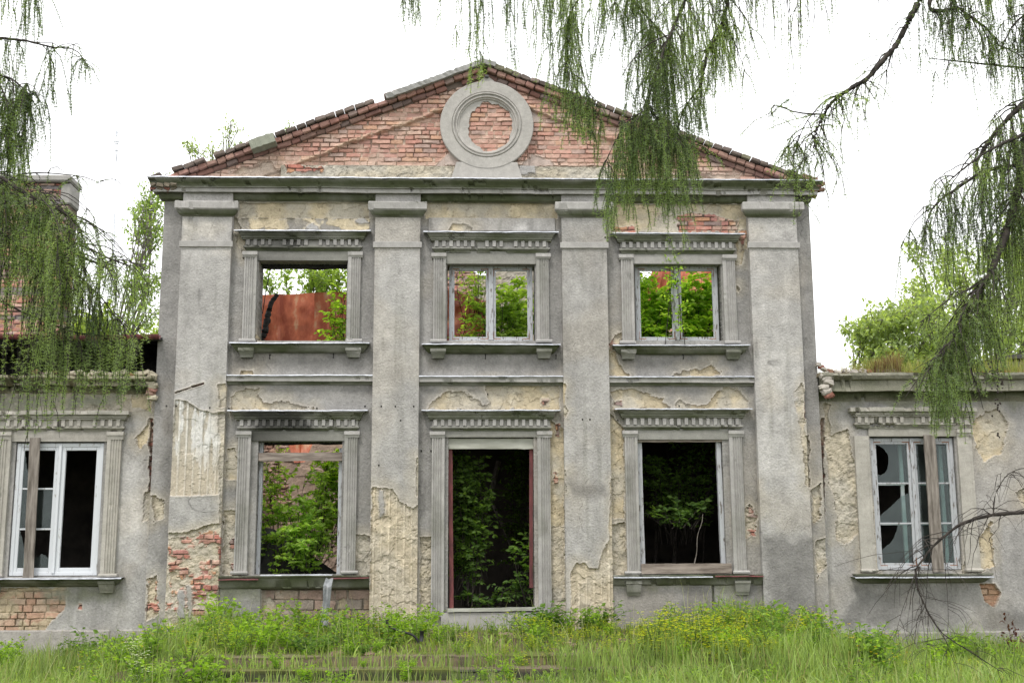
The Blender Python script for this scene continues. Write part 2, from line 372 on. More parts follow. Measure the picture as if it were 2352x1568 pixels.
def sheet(name, parent, Y, x0, x1, z0, z1, holes=(), patches=(), res=.0125, thick=.45, base=('stucco', 1.), keep=None, seed=1, mat=None, post=None, back=True):
    def axis(a, b, cuts):
        c = sorted({a, b, *[q for q in cuts if a < q < b]}); o = []
        for p, q in zip(c[:-1], c[1:]): o.append(np.linspace(p, q, max(2, int(round((q - p) / res)) + 1))[:-1])
        return np.concatenate(o + [[b]])
    xs = axis(x0, x1, [h[0] for h in holes] + [h[1] for h in holes]); zs = axis(z0, z1, [h[2] for h in holes] + [h[3] for h in holes])
    X, Z = np.meshgrid(xs, zs); nz, nx = X.shape
    if base[0] == 'stucco': H, C = stucco(X, Z, seed, base[1])
    elif base[0] == 'brick': H, C = brickwork(X, Z, seed)
    else: H, C = surf(base[0], X, Z, seed)
    for pi, p in enumerate(patches):
        kind, poly = p[0], p[1]; rag = p[2] if len(p) > 2 else 1.
        if poly is None: continue
        P = np.array([at(a, b, Y) for a, b in poly]); pad = .2
        m = (xs[None, :] > P[:, 0].min() - pad) & (xs[None, :] < P[:, 0].max() + pad) & (zs[:, None] > P[:, 1].min() - pad) & (zs[:, None] < P[:, 1].max() + pad)
        ii = np.where(m.any(1))[0]; jj = np.where(m.any(0))[0]
        if len(ii) == 0 or len(jj) == 0: continue
        sl = (slice(ii[0], ii[-1] + 1), slice(jj[0], jj[-1] + 1)); x = X[sl]; z = Z[sl]
        sdv = sdpoly(x, z, P) + rag * (.045 * fbm(x, z, 5, seed + 100 + pi * 7, 3) + .016 * fbm(x, z, 26, seed + 101 + pi * 7, 3))
        wq = .4 * fbm(x, z, 7, seed + pi, 2); fl_ = _h(np.floor(x * 15 + z * 4 + wq).astype(np.int64), np.floor(z * 19 - x * 3 + wq).astype(np.int64), seed + pi)
        sdv = sdv + rag * .030 * (fl_ - .5)
        k = sstep(-.006, .006, sdv); h, c = surf(kind, x, z, seed + pi * 13)
        halo = sstep(-.22, .0, sdv + .12 * fbm(x, z, 3, seed + 55 + pi, 4)) * (kind in ('cream', 'rough', 'brickrough', 'roughflute')) * .38
        C[sl] = lerp(C[sl], np.array((.40, .355, .275)), halo[..., None])
        soft = kind in ('pale', 'darkstain', 'moss')
        if soft: k = sstep(-.10, .14, sdv + .12 * fbm(x, z, 6, seed + 7 + pi, 4))
        rim = sstep(.022, .0, np.abs(sdv + .012)) * (0 if soft else .35)
        H[sl] = lerp(H[sl], h, k) + (0 if soft else 1) * .006 * sstep(.03, 0., np.abs(sdv + .01)) * (1 - k)
        cc = lerp(C[sl], np.array((.50, .46, .40)), (rim * (1 - k) * 1.6)[..., None].clip(0, 1))
        C[sl] = lerp(cc, c, k[..., None])
    if post: H, C = post(X, Z, H, C)
    V = np.stack([X, Y - H, Z], -1).reshape(-1, 3)
    cx = (xs[1:] + xs[:-1]) / 2; cz = (zs[1:] + zs[:-1]) / 2; CX, CZ = np.meshgrid(cx, cz)
    live = np.ones(CX.shape, bool)
    for h in holes: live &= ~((CX > h[0]) & (CX < h[1]) & (CZ > h[2]) & (CZ < h[3]))
    if keep: live &= keep(CX, CZ)
    iz, ix = np.where(live); a = iz * nx + ix
    Q = np.stack([a, a + 1, a + nx + 1, a + nx], -1)
    # boundary edges get extruded back
    lp = np.pad(live, 1); E = []
    for dz_, dx_, (p, q) in ((-1, 0, (0, 1)), (1, 0, (nx + 1, nx)), (0, -1, (nx, 0)), (0, 1, (1, nx + 1))):
        nb = lp[1 + dz_:lp.shape[0] - 1 + dz_, 1 + dx_:lp.shape[1] - 1 + dx_]
        bz, bx = np.where(live & ~nb); b = bz * nx + bx; E.append(np.stack([b + p, b + q], -1))
    E = np.concatenate(E); used, inv = np.unique(E.ravel(), return_inverse=True); inv = inv.reshape(-1, 2)
    Cf = C.reshape(-1, 3); n0 = len(V); layers = [V]; cl_ = [Cf]; st = 4 if thick > .2 else 1; QQ = [Q]
    prev = E
    for k in range(1, st + 1):
        VB = V[used].copy(); VB[:, 1] = lerp(V[used][:, 1], Y + thick, k / st)
        if k < st: VB += rng.normal(0, .004, VB.shape)
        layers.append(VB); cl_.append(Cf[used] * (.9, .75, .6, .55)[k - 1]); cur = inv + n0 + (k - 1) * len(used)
        QQ.append(np.stack([prev[:, 1], prev[:, 0], cur[:, 0], cur[:, 1]], -1)); prev = cur
    V2 = np.vstack(layers); C2 = np.vstack(cl_)
    if back:    # coarse inner face
        s_ = 16; bx_ = np.unique(np.append(np.arange(0, nx, s_), nx - 1)); bz_ = np.unique(np.append(np.arange(0, nz, s_), nz - 1))
        n1 = len(V2); XX, ZZ = np.meshgrid(xs[bx_], zs[bz_]); mx_ = (XX[1:, 1:] + XX[:-1, :-1]) / 2; mz_ = (ZZ[1:, 1:] + ZZ[:-1, :-1]) / 2
        lv = np.ones(mx_.shape, bool); g = s_ * res * .5
        for h in holes: lv &= ~((mx_ > h[0] - g) & (mx_ < h[1] + g) & (mz_ > h[2] - g) & (mz_ < h[3] + g))
        if keep: lv &= keep(mx_, mz_)
        r_, c_ = np.where(lv); b = r_ * len(bx_) + c_ + n1
        QQ.append(np.stack([b, b + len(bx_), b + len(bx_) + 1, b + 1], -1))
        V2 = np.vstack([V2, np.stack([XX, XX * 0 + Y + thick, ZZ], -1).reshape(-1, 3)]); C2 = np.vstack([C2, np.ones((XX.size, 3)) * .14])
    return npmesh(name, V2, np.concatenate(QQ), mat or M_PL, parent, C2)

def polyline(P, n):
    P = np.array(P, float); m = len(P); s = np.linspace(0, m - 1, n); i = np.clip(s.astype(int), 0, m - 2); f = (s - i)[:, None]
    p0 = P[np.clip(i - 1, 0, m - 1)]; p1 = P[i]; p2 = P[i + 1]; p3 = P[np.clip(i + 2, 0, m - 1)]
    return .5 * ((2 * p1) + (-p0 + p2) * f + (2 * p0 - 5 * p1 + 4 * p2 - p3) * f ** 2 + (-p0 + 3 * p1 - 3 * p2 + p3) * f ** 3)
# =================================================================== THE RUIN
house = empty('abandoned_manor', (0, W, -1.0), 'roofless grey stucco manor ruin with brick gable, four pilasters and low side wings', 'building')
HI = Matrix.Translation((0, -W, 1.0))
_link0 = link
def link(o, parent=None):            # children of the house keep world coordinates
    COL.objects.link(o)
    if parent is not None:
        o.parent = parent
        q = parent; T = Matrix.Identity(4)
        while q is not None: T = T @ Matrix.Translation(-Vector(q.location)) if q.parent is None else T; q = q.parent
        if parent.type == 'EMPTY': o.matrix_parent_inverse = T
    return o
GZ = -1.75
R_ = lambda a, b, c, d: [(a, b), (c, b), (c, d), (a, d)]
XL, XR = xx(369, 650), xx(1867, 650)
PX = [(-4.70, -3.90), (-1.585, -.853), (1.453, 2.186), (4.53, 5.33)]
BX = [-2.752, .300, 3.358]
Z_ped = zz(411, .28)
UO = [(c - .715, c + .715, zz(783.5, -.05, px), zz(599 if i == 0 else 607, 0, px)) for i, (c, px) in enumerate(zip(BX, (697, 1130, 1555)))]
HW = [xx(588.6, 1160), xx(783.5, 1160)]
L1 = (HW[0], HW[1], zz(1316), zz(1012)); DO = (xx(1029, 1200), xx(1227, 1200), zz(1400), zz(1004))
L3 = (xx(1468, 1160), xx(1664, 1160), zz(1316), zz(1010))
main_p = [('darkstain', R_(540, 812, 845, 850)), ('darkstain', R_(980, 814, 1280, 852)), ('darkstain', R_(1410, 816, 1705, 850)), ('darkstain', R_(525, 886, 850, 905)), ('darkstain', R_(965, 887, 1290, 905)), ('darkstain', R_(1400, 888, 1725, 905)), ('darkstain', R_(545, 1240, 560, 1320)),
 ('darkstain', R_(372, 700, 400, 1300)), ('darkstain', R_(1845, 560, 1870, 1400)),
 ('moss', R_(380, 446, 1850, 470), .5),
 ('cream', R_(549, 466, 848, 501), .3), ('cream', R_(977, 466, 1280, 501), .3),
 ('cream', [(530, 500), (548, 500), (566, 575), (563, 600), (545, 560)]),
 ('cream', R_(1404, 470, 1714, 531), .5), ('brick', [(1555, 492), (1640, 489), (1700, 512), (1702, 532), (1560, 532)], 1.), ('brick', R_(1405, 519, 1455, 532)),
 ('cream', [(1698, 500), (1718, 500), (1716, 560), (1704, 605), (1690, 608), (1692, 560)]), ('brick', [(1702, 530), (1714, 530), (1710, 575), (1700, 580)]),
 ('cream', [(1692, 655), (1700, 665), (1696, 672), (1690, 668)], .2),
 ('cream', [(553, 852), (583, 848), (582, 860), (548, 862)], .6), ('cream', [(575, 770), (590, 770), (588, 787), (570, 787)], .5),
 ('cream', [(532, 915), (548, 898), (568, 893), (592, 896), (592, 912), (615, 925), (655, 920), (672, 930), (720, 932), (722, 940), (530, 940)]),
 ('cream', [(980, 940), (990, 922), (1020, 905), (1060, 897), (1072, 908), (1095, 915), (1108, 935), (1130, 925), (1118, 905), (1112, 880), (1280, 884), (1284, 940)]),
 ('cream', [(1404, 898), (1430, 893), (1456, 895), (1480, 905), (1524, 914), (1528, 925), (1545, 932), (1560, 922), (1575, 928), (1590, 934), (1625, 930), (1640, 905), (1665, 890), (1695, 893), (1718, 920), (1716, 940), (1404, 940)]),
 ('brick', R_(1410, 922, 1428, 932)), ('brick', R_(1245, 915, 1262, 928)),
 ('cream', [(1398, 808), (1412, 810), (1418, 838), (1445, 862), (1398, 864)]), ('brick', [(1398, 790), (1420, 765), (1424, 785), (1404, 805)], .5), ('cream', [(1412, 770), (1428, 765), (1428, 787), (1412, 787)], .6),
 ('cream', [(1545, 863), (1570, 850), (1610, 852), (1635, 830), (1642, 848), (1658, 852), (1658, 863)]),
 ('cream', [(522, 1030), (543, 1025), (548, 1100), (518, 1098)]), ('rough', [(514, 1170), (548, 1172), (548, 1320), (508, 1320)]), ('brick', R_(528, 1290, 545, 1312)), ('brick', R_(530, 1235, 545, 1255)),
 ('rough', [(818, 1228), (854, 1228), (854, 1320), (812, 1320)]),
 ('rough', [(966, 1235), (994, 1232), (994, 1412), (964, 1412)], .5),
 ('cream', [(1264, 965), (1296, 985), (1296, 1420), (1260, 1420)], .5), ('rough', R_(1262, 1210, 1296, 1420)), ('brick', R_(1277, 978, 1284, 1000)), ('brick', R_(1272, 1085, 1280, 1110)),
 ('cream', [(1400, 950), (1434, 985), (1434, 1190), (1400, 1190)], .6), ('rough', [(1405, 1205), (1436, 1200), (1440, 1320), (1405, 1320)], .6),
 ('brickrough', [(1703, 1180), (1722, 1160), (1735, 1185), (1737, 1230), (1705, 1240)]),
 ('rough', [(1864, 1130), (1885, 1110), (1884, 1190), (1868, 1200)]), ('rough', [(1872, 1240), (1902, 1235), (1897, 1290), (1878, 1330)]), ('rough', R_(1849, 1000, 1856, 1120)),
 ('rough', [(350, 1140), (378, 1145), (376, 1190), (352, 1200)]), ('brickrough', [(340, 1330), (360, 1320), (365, 1410), (338, 1420)]),
 ('bigbrick', [(600, 1334), (852, 1334), (852, 1450), (600, 1450)], .3),
 ('darkstain', R_(600, 985, 800, 1015)), ('moss', R_(500, 1335, 600, 1375)), ('moss', R_(1410, 1335, 1748, 1370)),
 ('darkstain', R_(420, 1350, 500, 1430)), ('pale', [(1330, 520), (1345, 510), (1350, 530)]),
 ('pale', [(1175, 526), (1200, 512), (1215, 515), (1215, 527)], .3), ('cream', [(1030, 527), (1040, 513), (1068, 512), (1085, 522), (1085, 527)], .4),
]
def wall_holes(X, Z, H, C):
    for zc, xs_ in ((zz(933), [382, 480, 525, 725, 838, 875, 920, 968, 1290, 1400, 1560]), (zz(817), [620, 765, 1123, 1278])):
        pass
    return H, C
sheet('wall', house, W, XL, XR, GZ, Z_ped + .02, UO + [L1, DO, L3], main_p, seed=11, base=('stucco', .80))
# gable --------------------------------------------------------------
AX, AZ = at(1112, 133, W - .25)
lx, lz = at(338, 404, W - .2); rx, rz_ = at(1866, 408, W - .2)
def rake(x): return np.where(x < AX, lz + (x - lx) / (AX - lx) * (AZ - lz), rz_ + (x - rx) / (AX - rx) * (AZ - rz_))
cx0, cz0 = at(1118, 292, W); RO = .765
def ped_post(X, Z, H, C):
    inner = rake(X) - .50 - .06 * (X < AX) + .05 * fbm(X, Z, 5, 91, 3) - .04 * np.abs(X - AX) * .5
    k = sstep(-.015, .015, inner - Z) * (np.abs(X - cx0) > .7)
    H = H - .055 * k; C = C
    rim = sstep(.05, .0, np.abs(inner - Z + .03)) * (np.abs(X - cx0) > .7) * sstep(-.3, .2, fbm(X, Z, 4, 77, 3))
    H = H + rim * (.02 + .03 * fbm(X, Z, 11, 5, 3)); C = lerp(C, np.array((.43, .33, .22)), (rim * .7)[..., None])
    low = sstep(.62, .0, Z - Z_ped)[..., None] * .45       # lime run-off low on the gable
    C = lerp(C, np.array((.53, .37, .30)), .42 + .12 * fbm(X, Z, 2, 44, 3)[..., None]); C = lerp(C, np.array((.50, .38, .30)), low * (.5 + .5 * fbm(X, Z, 5, 14, 3))[..., None])
    return H, C
ped_p = [('cream', [(560, 400), (640, 392), (650, 380), (1395, 380), (1400, 420), (540, 420)], .4), ('cream', R_(1545, 400, 1700, 414)),
         ('grey', [(1000, 380), (1035, 350), (1060, 380)], .6), ('grey', [(1195, 380), (1225, 352), (1270, 368), (1275, 380)], .8),
         ('grey', [(1200, 240), (1225, 255), (1240, 275), (1215, 275)], .7), ('rough', [(520, 395), (620, 372), (640, 395), (560, 408)])]
sheet('gable_wall', house, W - .03, lx + .25, rx - .25, Z_ped, AZ + .1, (), ped_p, res=.0115, thick=.40, base=('brick',), seed=31, mat=M_BR,
      keep=lambda x, z: z < rake(x) - .10, post=ped_post)
# base band of the gable
zt = zz(380, .09)
for k, (q0, q1) in enumerate(((646, 1044), (1192, 1402))):
    sheet('gable_base_band', house, W - .085, xx(q0, 395), xx(q1, 395), Z_ped, zt, (), [('brick', R_(660, 380, 740, 395), 1.5), ('grey', R_(1192, 378, 1230, 398), 1.)], thick=.09, seed=37 + k, base=('rough',), back=False, res=.011)
# roundel
b = MB(); nth = 120; prof = [(.0, .80, .60), (.001, .085, None)]
rp = [(.775, .0), (.775, .085), (.765, .095), (.585, .095), (.575, .080), (.56, .105), (.545, .105), (.535, .075), (.52, .072), (.51, .090), (.495, .090), (.485, .06), (.465, .055), (.455, .035), (.40, .032)]
th = np.linspace(0, 2 * np.pi, nth, endpoint=False)
rp = np.array(rp); RR = rp[:, 0][:, None] + th[None, :] * 0; OO = rp[:, 1][:, None] + th[None, :] * 0
ins = .42 - .11 * np.clip(np.cos(th - np.pi * 1.0), -0.1, 1) + .05 * fbm(np.cos(th) * 2, np.sin(th) * 2, 3, 8, 4) + .07 * np.clip(-np.sin(th), 0, 1) * .3
RR[-1] = ins + .05; OO[:, :] += .003 * fbm(np.cos(th)[None, :] * 3, RR * 3 + np.sin(th)[None, :] * 3, 4, 3, 3)
RR = np.vstack([RR, ins[None, :]]); OO = np.vstack([OO, OO[-1:] * 0 + .030]); RR = np.vstack([RR, ins[None, :] - .005]); OO = np.vstack([OO, OO[-1:] * 0 - .02])
V = np.stack([cx0 + RR * np.cos(th), W - .03 - OO, cz0 + RR * np.sin(th) * .985], -1).reshape(-1, 3); m_ = len(RR)
i = np.arange(m_ - 1)[:, None] * nth; j = np.arange(nth)[None, :]; k2 = (j + 1) % nth
c_ = np.array((.37, .352, .325)) * (1 + .12 * fbm(V[:, 0], V[:, 2], 4, 2, 4))[:, None]
b.add(V, np.stack([i + j, i + nth + j, i + nth + k2, i + k2], -1).reshape(-1, 4), c=c_)
zb0, zb1 = zz(377, .1), Z_ped + .015
b.add([(cx0 - .50, W - .03, zb0 + .03), (cx0 - .50, W - .115, zb0 + .03), (cx0 + .50, W - .115, zb0 + .03), (cx0 + .50, W - .03, zb0 + .03),
       (cx0 - .60, W - .03, zb1), (cx0 - .60, W - .118, zb1), (cx0 + .60, W - .118, zb1), (cx0 + .60, W - .03, zb1)],
      [[0, 4, 5, 1], [1, 5, 6, 2], [2, 6, 7, 3], [0, 1, 2, 3]], c=(.37, .352, .325))
b.box(cx0 - .03, cx0 + .03, W - .16, W, cz0 + RO + .06, cz0 + RO + .09, c=(.1, .1, .1))
b.add([(cx0 - .13, W - .10, cz0 + .765), (cx0 + .13, W - .10, cz0 + .765), (cx0 + .02, W - .09, cz0 + .86), (cx0 - .02, W - .09, cz0 + .86), (cx0, W - .02, cz0 + .86)], [[0, 1, 2, 3]], c=(.37, .352, .325))
b.build('roundel', M_ST, house)
# raking brick cornice
b = MB()
for side in (-1, 1):
    ex, ez = (lx, lz) if side < 0 else (rx, rz_)
    d = np.array([ex - AX, ez - AZ]); Ln = np.hypot(*d); d /= Ln; nrm = np.array([-d[1], d[0]]) * (1 if side < 0 else -1)
    if nrm[1] < 0: nrm = -nrm
    ang = math.atan2(d[1], d[0])
    for row, (off, hgt, out, wd) in enumerate(((-.04, .085, .20, .172), (-.128, .09, .16, .172), (-.218, .088, .09, .172))):
        s_ = .02 + (row == 1) * .08 + (row == 2) * .04; 
        while s_ < Ln - .05 - (.0, .1, .35)[row]:
            ww = wd * random.uniform(.86, 1.12)
            if row == 2 and random.random() < .5: ww *= 1.5
            skip = random.random() < (.025 if side < 0 else .0)
            if side < 0 and row == 0 and s_ > Ln * .80 and random.random() < .25: skip = True
            if not skip:
                M = Matrix.Translation((AX + d[0] * s_ + nrm[0] * off, W, AZ + d[1] * s_ + nrm[1] * off)) @ Matrix.Rotation(-ang + random.uniform(-.03, .03), 4, 'Y')
                o = out + random.uniform(-.02, .02)
                if row == 0: c_ = np.array((.15, .12, .105)) * random.uniform(.6, 1.4)
                else: c_ = BR_COLS[random.choice((0, 2, 3, 5, 7, 8))] * random.uniform(.7, 1.1) * (.95, .62)[row == 2]; c_ = lerp(c_, np.array((.27, .20, .17)) * (1, .6)[row == 2], .45)
                if row == 0 and random.random() < .25 and side > 0: c_ = np.array((.17, .16, .11))
                b.box(.002, ww - .004, -o, .35, -hgt / 2 + .004, hgt / 2 - .003 + random.uniform(-.010, .002), c=c_, jit=.0045, bev=.014, M=M)
            s_ += ww
    # mortar core behind the bricks
    M = Matrix.Translation((AX, W, AZ)) @ Matrix.Rotation(-ang, 4, 'Y')
    up = 1 if side > 0 else -1
    b.box(.0, Ln - .4, -.045, .33, -.26, -.05, c=(.14, .11, .09), jit=.0, M=M) if side > 0 else b.box(.0, Ln - .4, -.045, .33, .05, .26, c=(.14, .11, .09), M=M)
b.build('raking_cornice', M_BR, house)
def slab(px0, py0, px1, py1, th_, out, c, name, seed):
    b = MB(); a = np.array(at(px0, py0, W - out)); e = np.array(at(px1, py1, W - out)); n = max(4, int(np.hypot(*(e - a)) / .05))
    t = np.linspace(0, 1, n + 1); P = a + (e - a) * t[:, None]; nn = np.array([-(e - a)[1], (e - a)[0]]); nn /= np.hypot(*nn)
    V = []
    for q, tt in zip(P, t):
        for yy, o in ((W - out, 0), (W - out, -th_), (W + .3, -th_), (W + .3, 0)):
            w_ = .006 * rng.normal() * (1 if o == 0 else .6); V.append((q[0] + nn[0] * (o + w_), yy + rng.normal() * .008, q[1] + nn[1] * (o + w_)))
    V = np.array(V); Q = []
    for i in range(n):
        for k in range(4): Q.append([i * 4 + k, i * 4 + (k + 1) % 4, i * 4 + 4 + (k + 1) % 4, i * 4 + 4 + k])
    Q += [[0, 1, 2, 3], [n * 4 + 3, n * 4 + 2, n * 4 + 1, n * 4]]
    b.add(V, Q, c=c * (1 + .15 * fbm(V[:, 0], V[:, 2], 5, seed, 3))[:, None]); b.build(name, M_ST, house)
slab(884, 216, 1112, 133, .085, .24, np.array((.27, .265, .25)), 'coping_slab', 3)
slab(1108, 134, 1140, 142, .08, .24, np.array((.25, .245, .23)), 'coping_slab', 4)
slab(570, 322, 626, 304, .16, .33, np.array((.24, .25, .20)), 'coping_slab', 5)

# main cornice ---------------------------------------------------------
zc = lambda p, o: zz(p, o)
CT = zc(411, .30)
prof = [(.31, CT), (.31, CT - .02), (.295, zc(417, .29)), (.26, zc(424, .26)), (.235, zc(431, .23)), (.235, zc(433, .23)), (.205, zc(434, .205)), (.205, zc(443.5, .205)), (.10, zc(445, .12)), (.10, zc(449, .10)), (.075, zc(460, .075)), (.05, zc(463, .05)), (.0, zc(466, .0))]
b = MB(); b.loft(XL - .02, XR - .03, prof, W, stain=[.2, .5, .65, .75, .6, .3, .15, .10, .5, .6, .7, .6, .4], wear=.009, seed=21, seg=.025, ends=.62)  # weights darken the cornice underside in colour, as shade plus green growth
b.build('main_cornice', M_ST, house)
def flashing(x0, x1, z, out, parent, Y=W, seed=0, c=None, ragged=0., nm='flashing', mat=None):
    n = int((x1 - x0) / .04) + 2; x = np.linspace(x0, x1, n); wv = .005 * fbm(x, x * 0, 2.5, seed, 3) + .004 * fbm(x, x * 0, 11, seed + 1, 2)
    rows = []
    for o, dz in ((0, .012), (out * .5, .006), (out, 0), (out + .004, -.012)):
        rg = ragged * np.clip(fbm(x, x * 0 + o, 4, seed + 3, 3), 0, 1) * (o > out * .4)
        rows.append(np.stack([x, Y - o + rg * .6 + 0 * x, z + dz + wv * (o > 0) + rg * .15], -1))
    top = np.stack(rows, 0); bot = top.copy(); bot[..., 2] -= .005; m = 4
    V = np.concatenate([top.reshape(-1, 3), bot.reshape(-1, 3)]); i = np.arange(m - 1)[:, None] * n; j = np.arange(n - 1)[None, :]
    Q = np.stack([i + j, i + n + j, i + n + j + 1, i + j + 1], -1).reshape(-1, 4); Q2 = Q[:, ::-1] + m * n
    e = (m - 1) * n + np.arange(n - 1); Q3 = np.stack([e, e + m * n, e + m * n + 1, e + 1], -1)
    return npmesh(nm, V, np.concatenate([Q, Q2, Q3]), mat or M_ZINC, parent)
flashing(XL - .23, XR + .17, CT + .012, .325, house, seed=4)
# pilasters --------------------------------------------------------------
def _ends():
    rubble('broken_cornice_end', [(1868 + (i % 3) * 8, 424 + (i // 3) * 12, .065, W - .22 + .05 * (i // 3)) for i in range(7)] + [(1850 + i * 7, 405 + i * 3, .055, W - .2) for i in range(5)], house, (.24, .15, .12), 31, M_BR)
    rubble('broken_cornice_end', [(352 + (i % 4) * 16, 424 + (i // 4) * 10, .05, W - .24 + .06 * (i // 4)) for i in range(8)], house, (.20, .17, .13), 32, M_BR)
PO = .13
p1 = [('flute', [(404, 918), (430, 922), (455, 940), (490, 948), (520, 943), (515, 1132), (480, 1136), (440, 1140), (380, 1136)], .35),
      ('rough', [(378, 1225), (430, 1224), (470, 1207), (512, 1200), (505, 1440), (370, 1440)], .6),
      ('brickrough', [(388, 1236), (440, 1230), (506, 1208), (506, 1340), (470, 1420), (400, 1400), (384, 1300)]), ('brick', R_(380, 1385, 395, 1400)), ('grey', R_(407, 1355, 425, 1420), .6), ('grey', R_(430, 1345, 440, 1420), .6),
      ('cream', R_(502, 885, 530, 935), .8), ('rough', R_(503, 950, 530, 1200), .8), ('pale', [(418, 505), (532, 505), (525, 545), (420, 550)]), ('pale', R_(420, 566, 530, 585)),
      ('crack', [(400, 901), (438, 889), (438, 891), (400, 904)], .1), ('crack', [(440, 887), (468, 879), (468, 882), (440, 890)], .1)]
p2 = [('roughflute', [(855, 1118), (902, 1122), (918, 1150), (935, 1165), (950, 1168), (968, 1160), (968, 1440), (845, 1440)], .7), ('cream', R_(955, 1050, 968, 1140), .5), ('grey', [(868, 1120), (882, 1125), (884, 1180), (872, 1190)], .5)]
p3 = [('roughflute', [(1312, 1312), (1325, 1292), (1345, 1295), (1352, 1305), (1372, 1306), (1388, 1262), (1398, 1238), (1404, 1100), (1415, 1100), (1415, 1440), (1310, 1440)], .6), ('cream', [(1292, 880), (1300, 885), (1297, 930), (1306, 945), (1300, 960), (1292, 950)], .4),
      ('rough', R_(1292, 1080, 1300, 1130), .8), ('darkstain', R_(1300, 1110, 1398, 1145))]
p4 = [('pale', [(1720, 515), (1830, 515), (1830, 540), (1725, 550)]), ('cream', [(1822, 905), (1842, 880), (1852, 900), (1850, 1000), (1838, 1010), (1832, 940)], .8), ('rough', [(1840, 1000), (1858, 1000), (1864, 1120), (1850, 1110)], .7),
      ('rough', R_(1734, 1085, 1742, 1180), .6), ('darkstain', [(1755, 1230), (1880, 1230), (1890, 1440), (1760, 1440)]), ('pale', R_(1740, 800, 1840, 1100)),
      ('crack', [(1850, 880), (1854, 880), (1852, 960), (1849, 960)], .15)]
zt_p = zc(443.5, PO)
FX['fz'] = zz(1040)
PXs = [(415, 532), (863, 963.5), (1290.5, 1392), (1718, 1831)]
for k, ((a, c), pp) in enumerate(zip(PX, (p1, p2, p3, p4))):
    po = sheet('pilaster', house, W - PO, a, c, GZ, zt_p, (), pp, thick=PO + .02, seed=51 + k * 9, base=('stucco', (1.02, 1.0, 1.0, 1.04)[k]), back=False)
    px = (473, 912, 1340, 1775)[k]; z = lambda p, o=PO: zz(p, o, px)
    dy = (0, 2, 3, 3)[k]
    b = MB(); st = [.05, .05, .0, .0, .5, .7, .5, .3]
    pr = [(.10, z(461 + dy, .22)), (.11, z(463 + dy, .24)), (.11, z(477 + dy, .24)), (.095, z(479 + dy, .24)), (.085, z(482 + dy, .2)), (.05, z(491 + dy, .18)), (.03, z(494 + dy, .16)), (.0, z(498 + dy, .13))]
    b.loft(a, c, pr, W - PO, stain=st, wear=.004, seed=61 + k); b.build('capital', M_ST, po)
    b = MB(); pr = [(.0, z(553 + dy)), (.028, z(553.5 + dy, .16)), (.028, z(566 + dy, .16)), (.0, z(568 + dy))]
    b.loft(a, c, pr, W - PO, wear=.003, seed=71 + k); b.build('neck_band', M_ST, po)

# string courses between pilasters (three) ---------------------------------------
bays = [(PX[0][1] + .003, PX[1][0] - .003), (PX[1][1] + .003, PX[2][0] - .003), (PX[2][1] + .003, PX[3][0] - .003)]
for k, (a, c) in enumerate(bays):
    px = (690, 1128, 1565)[k]; z = lambda p, o=.0: zz(p, o, px); dy = (0, 1, 2)[k]; pyd = (861.5, 864, 865)[k] - 863
    b = MB(); pr = [(.115, z(863 + pyd, .11)), (.11, z(866 + pyd, .11)), (.10, z(868 + pyd, .1)), (.10, z(876 + pyd, .1)), (.075, z(877 + pyd, .08)), (.05, z(880 + pyd, .05)), (.045, z(883 + pyd, .05)), (.0, z(885 + pyd, 0))]
    b.loft(a, c, pr, W, stain=[0, .1, .1, .05, .5, .6, .5, .2], wear=.005, seed=81 + k, ends=0)
    o = b.build('string_course', M_ST, house); flashing(a, c, z(863 + pyd, .12) + .008, .125, o, seed=90 + k)
    # frieze panel over the upper window
    if k < 2:
        sheet('frieze_panel', house, W - .035, a + .13, c - .10, z((527, 530)[k] + 1), z((502, 502)[k]), (), [('cream', R_(545, 500, 850, 540), .5), ('grey', [(805, 500), (850, 500), (850, 515), (820, 512)]), ('grey', [(700, 524), (716, 513), (730, 520), (730, 530)]), ('brick', R_(545, 515, 556, 527))] if k == 0 else
              [('cream', [(1030, 531), (1040, 514), (1068, 513), (1085, 524), (1085, 531)], .4), ('pale', [(1185, 530), (1198, 514), (1215, 517), (1218, 530)], .3)], thick=.045, seed=95 + k, base=('stucco', .9), back=False)

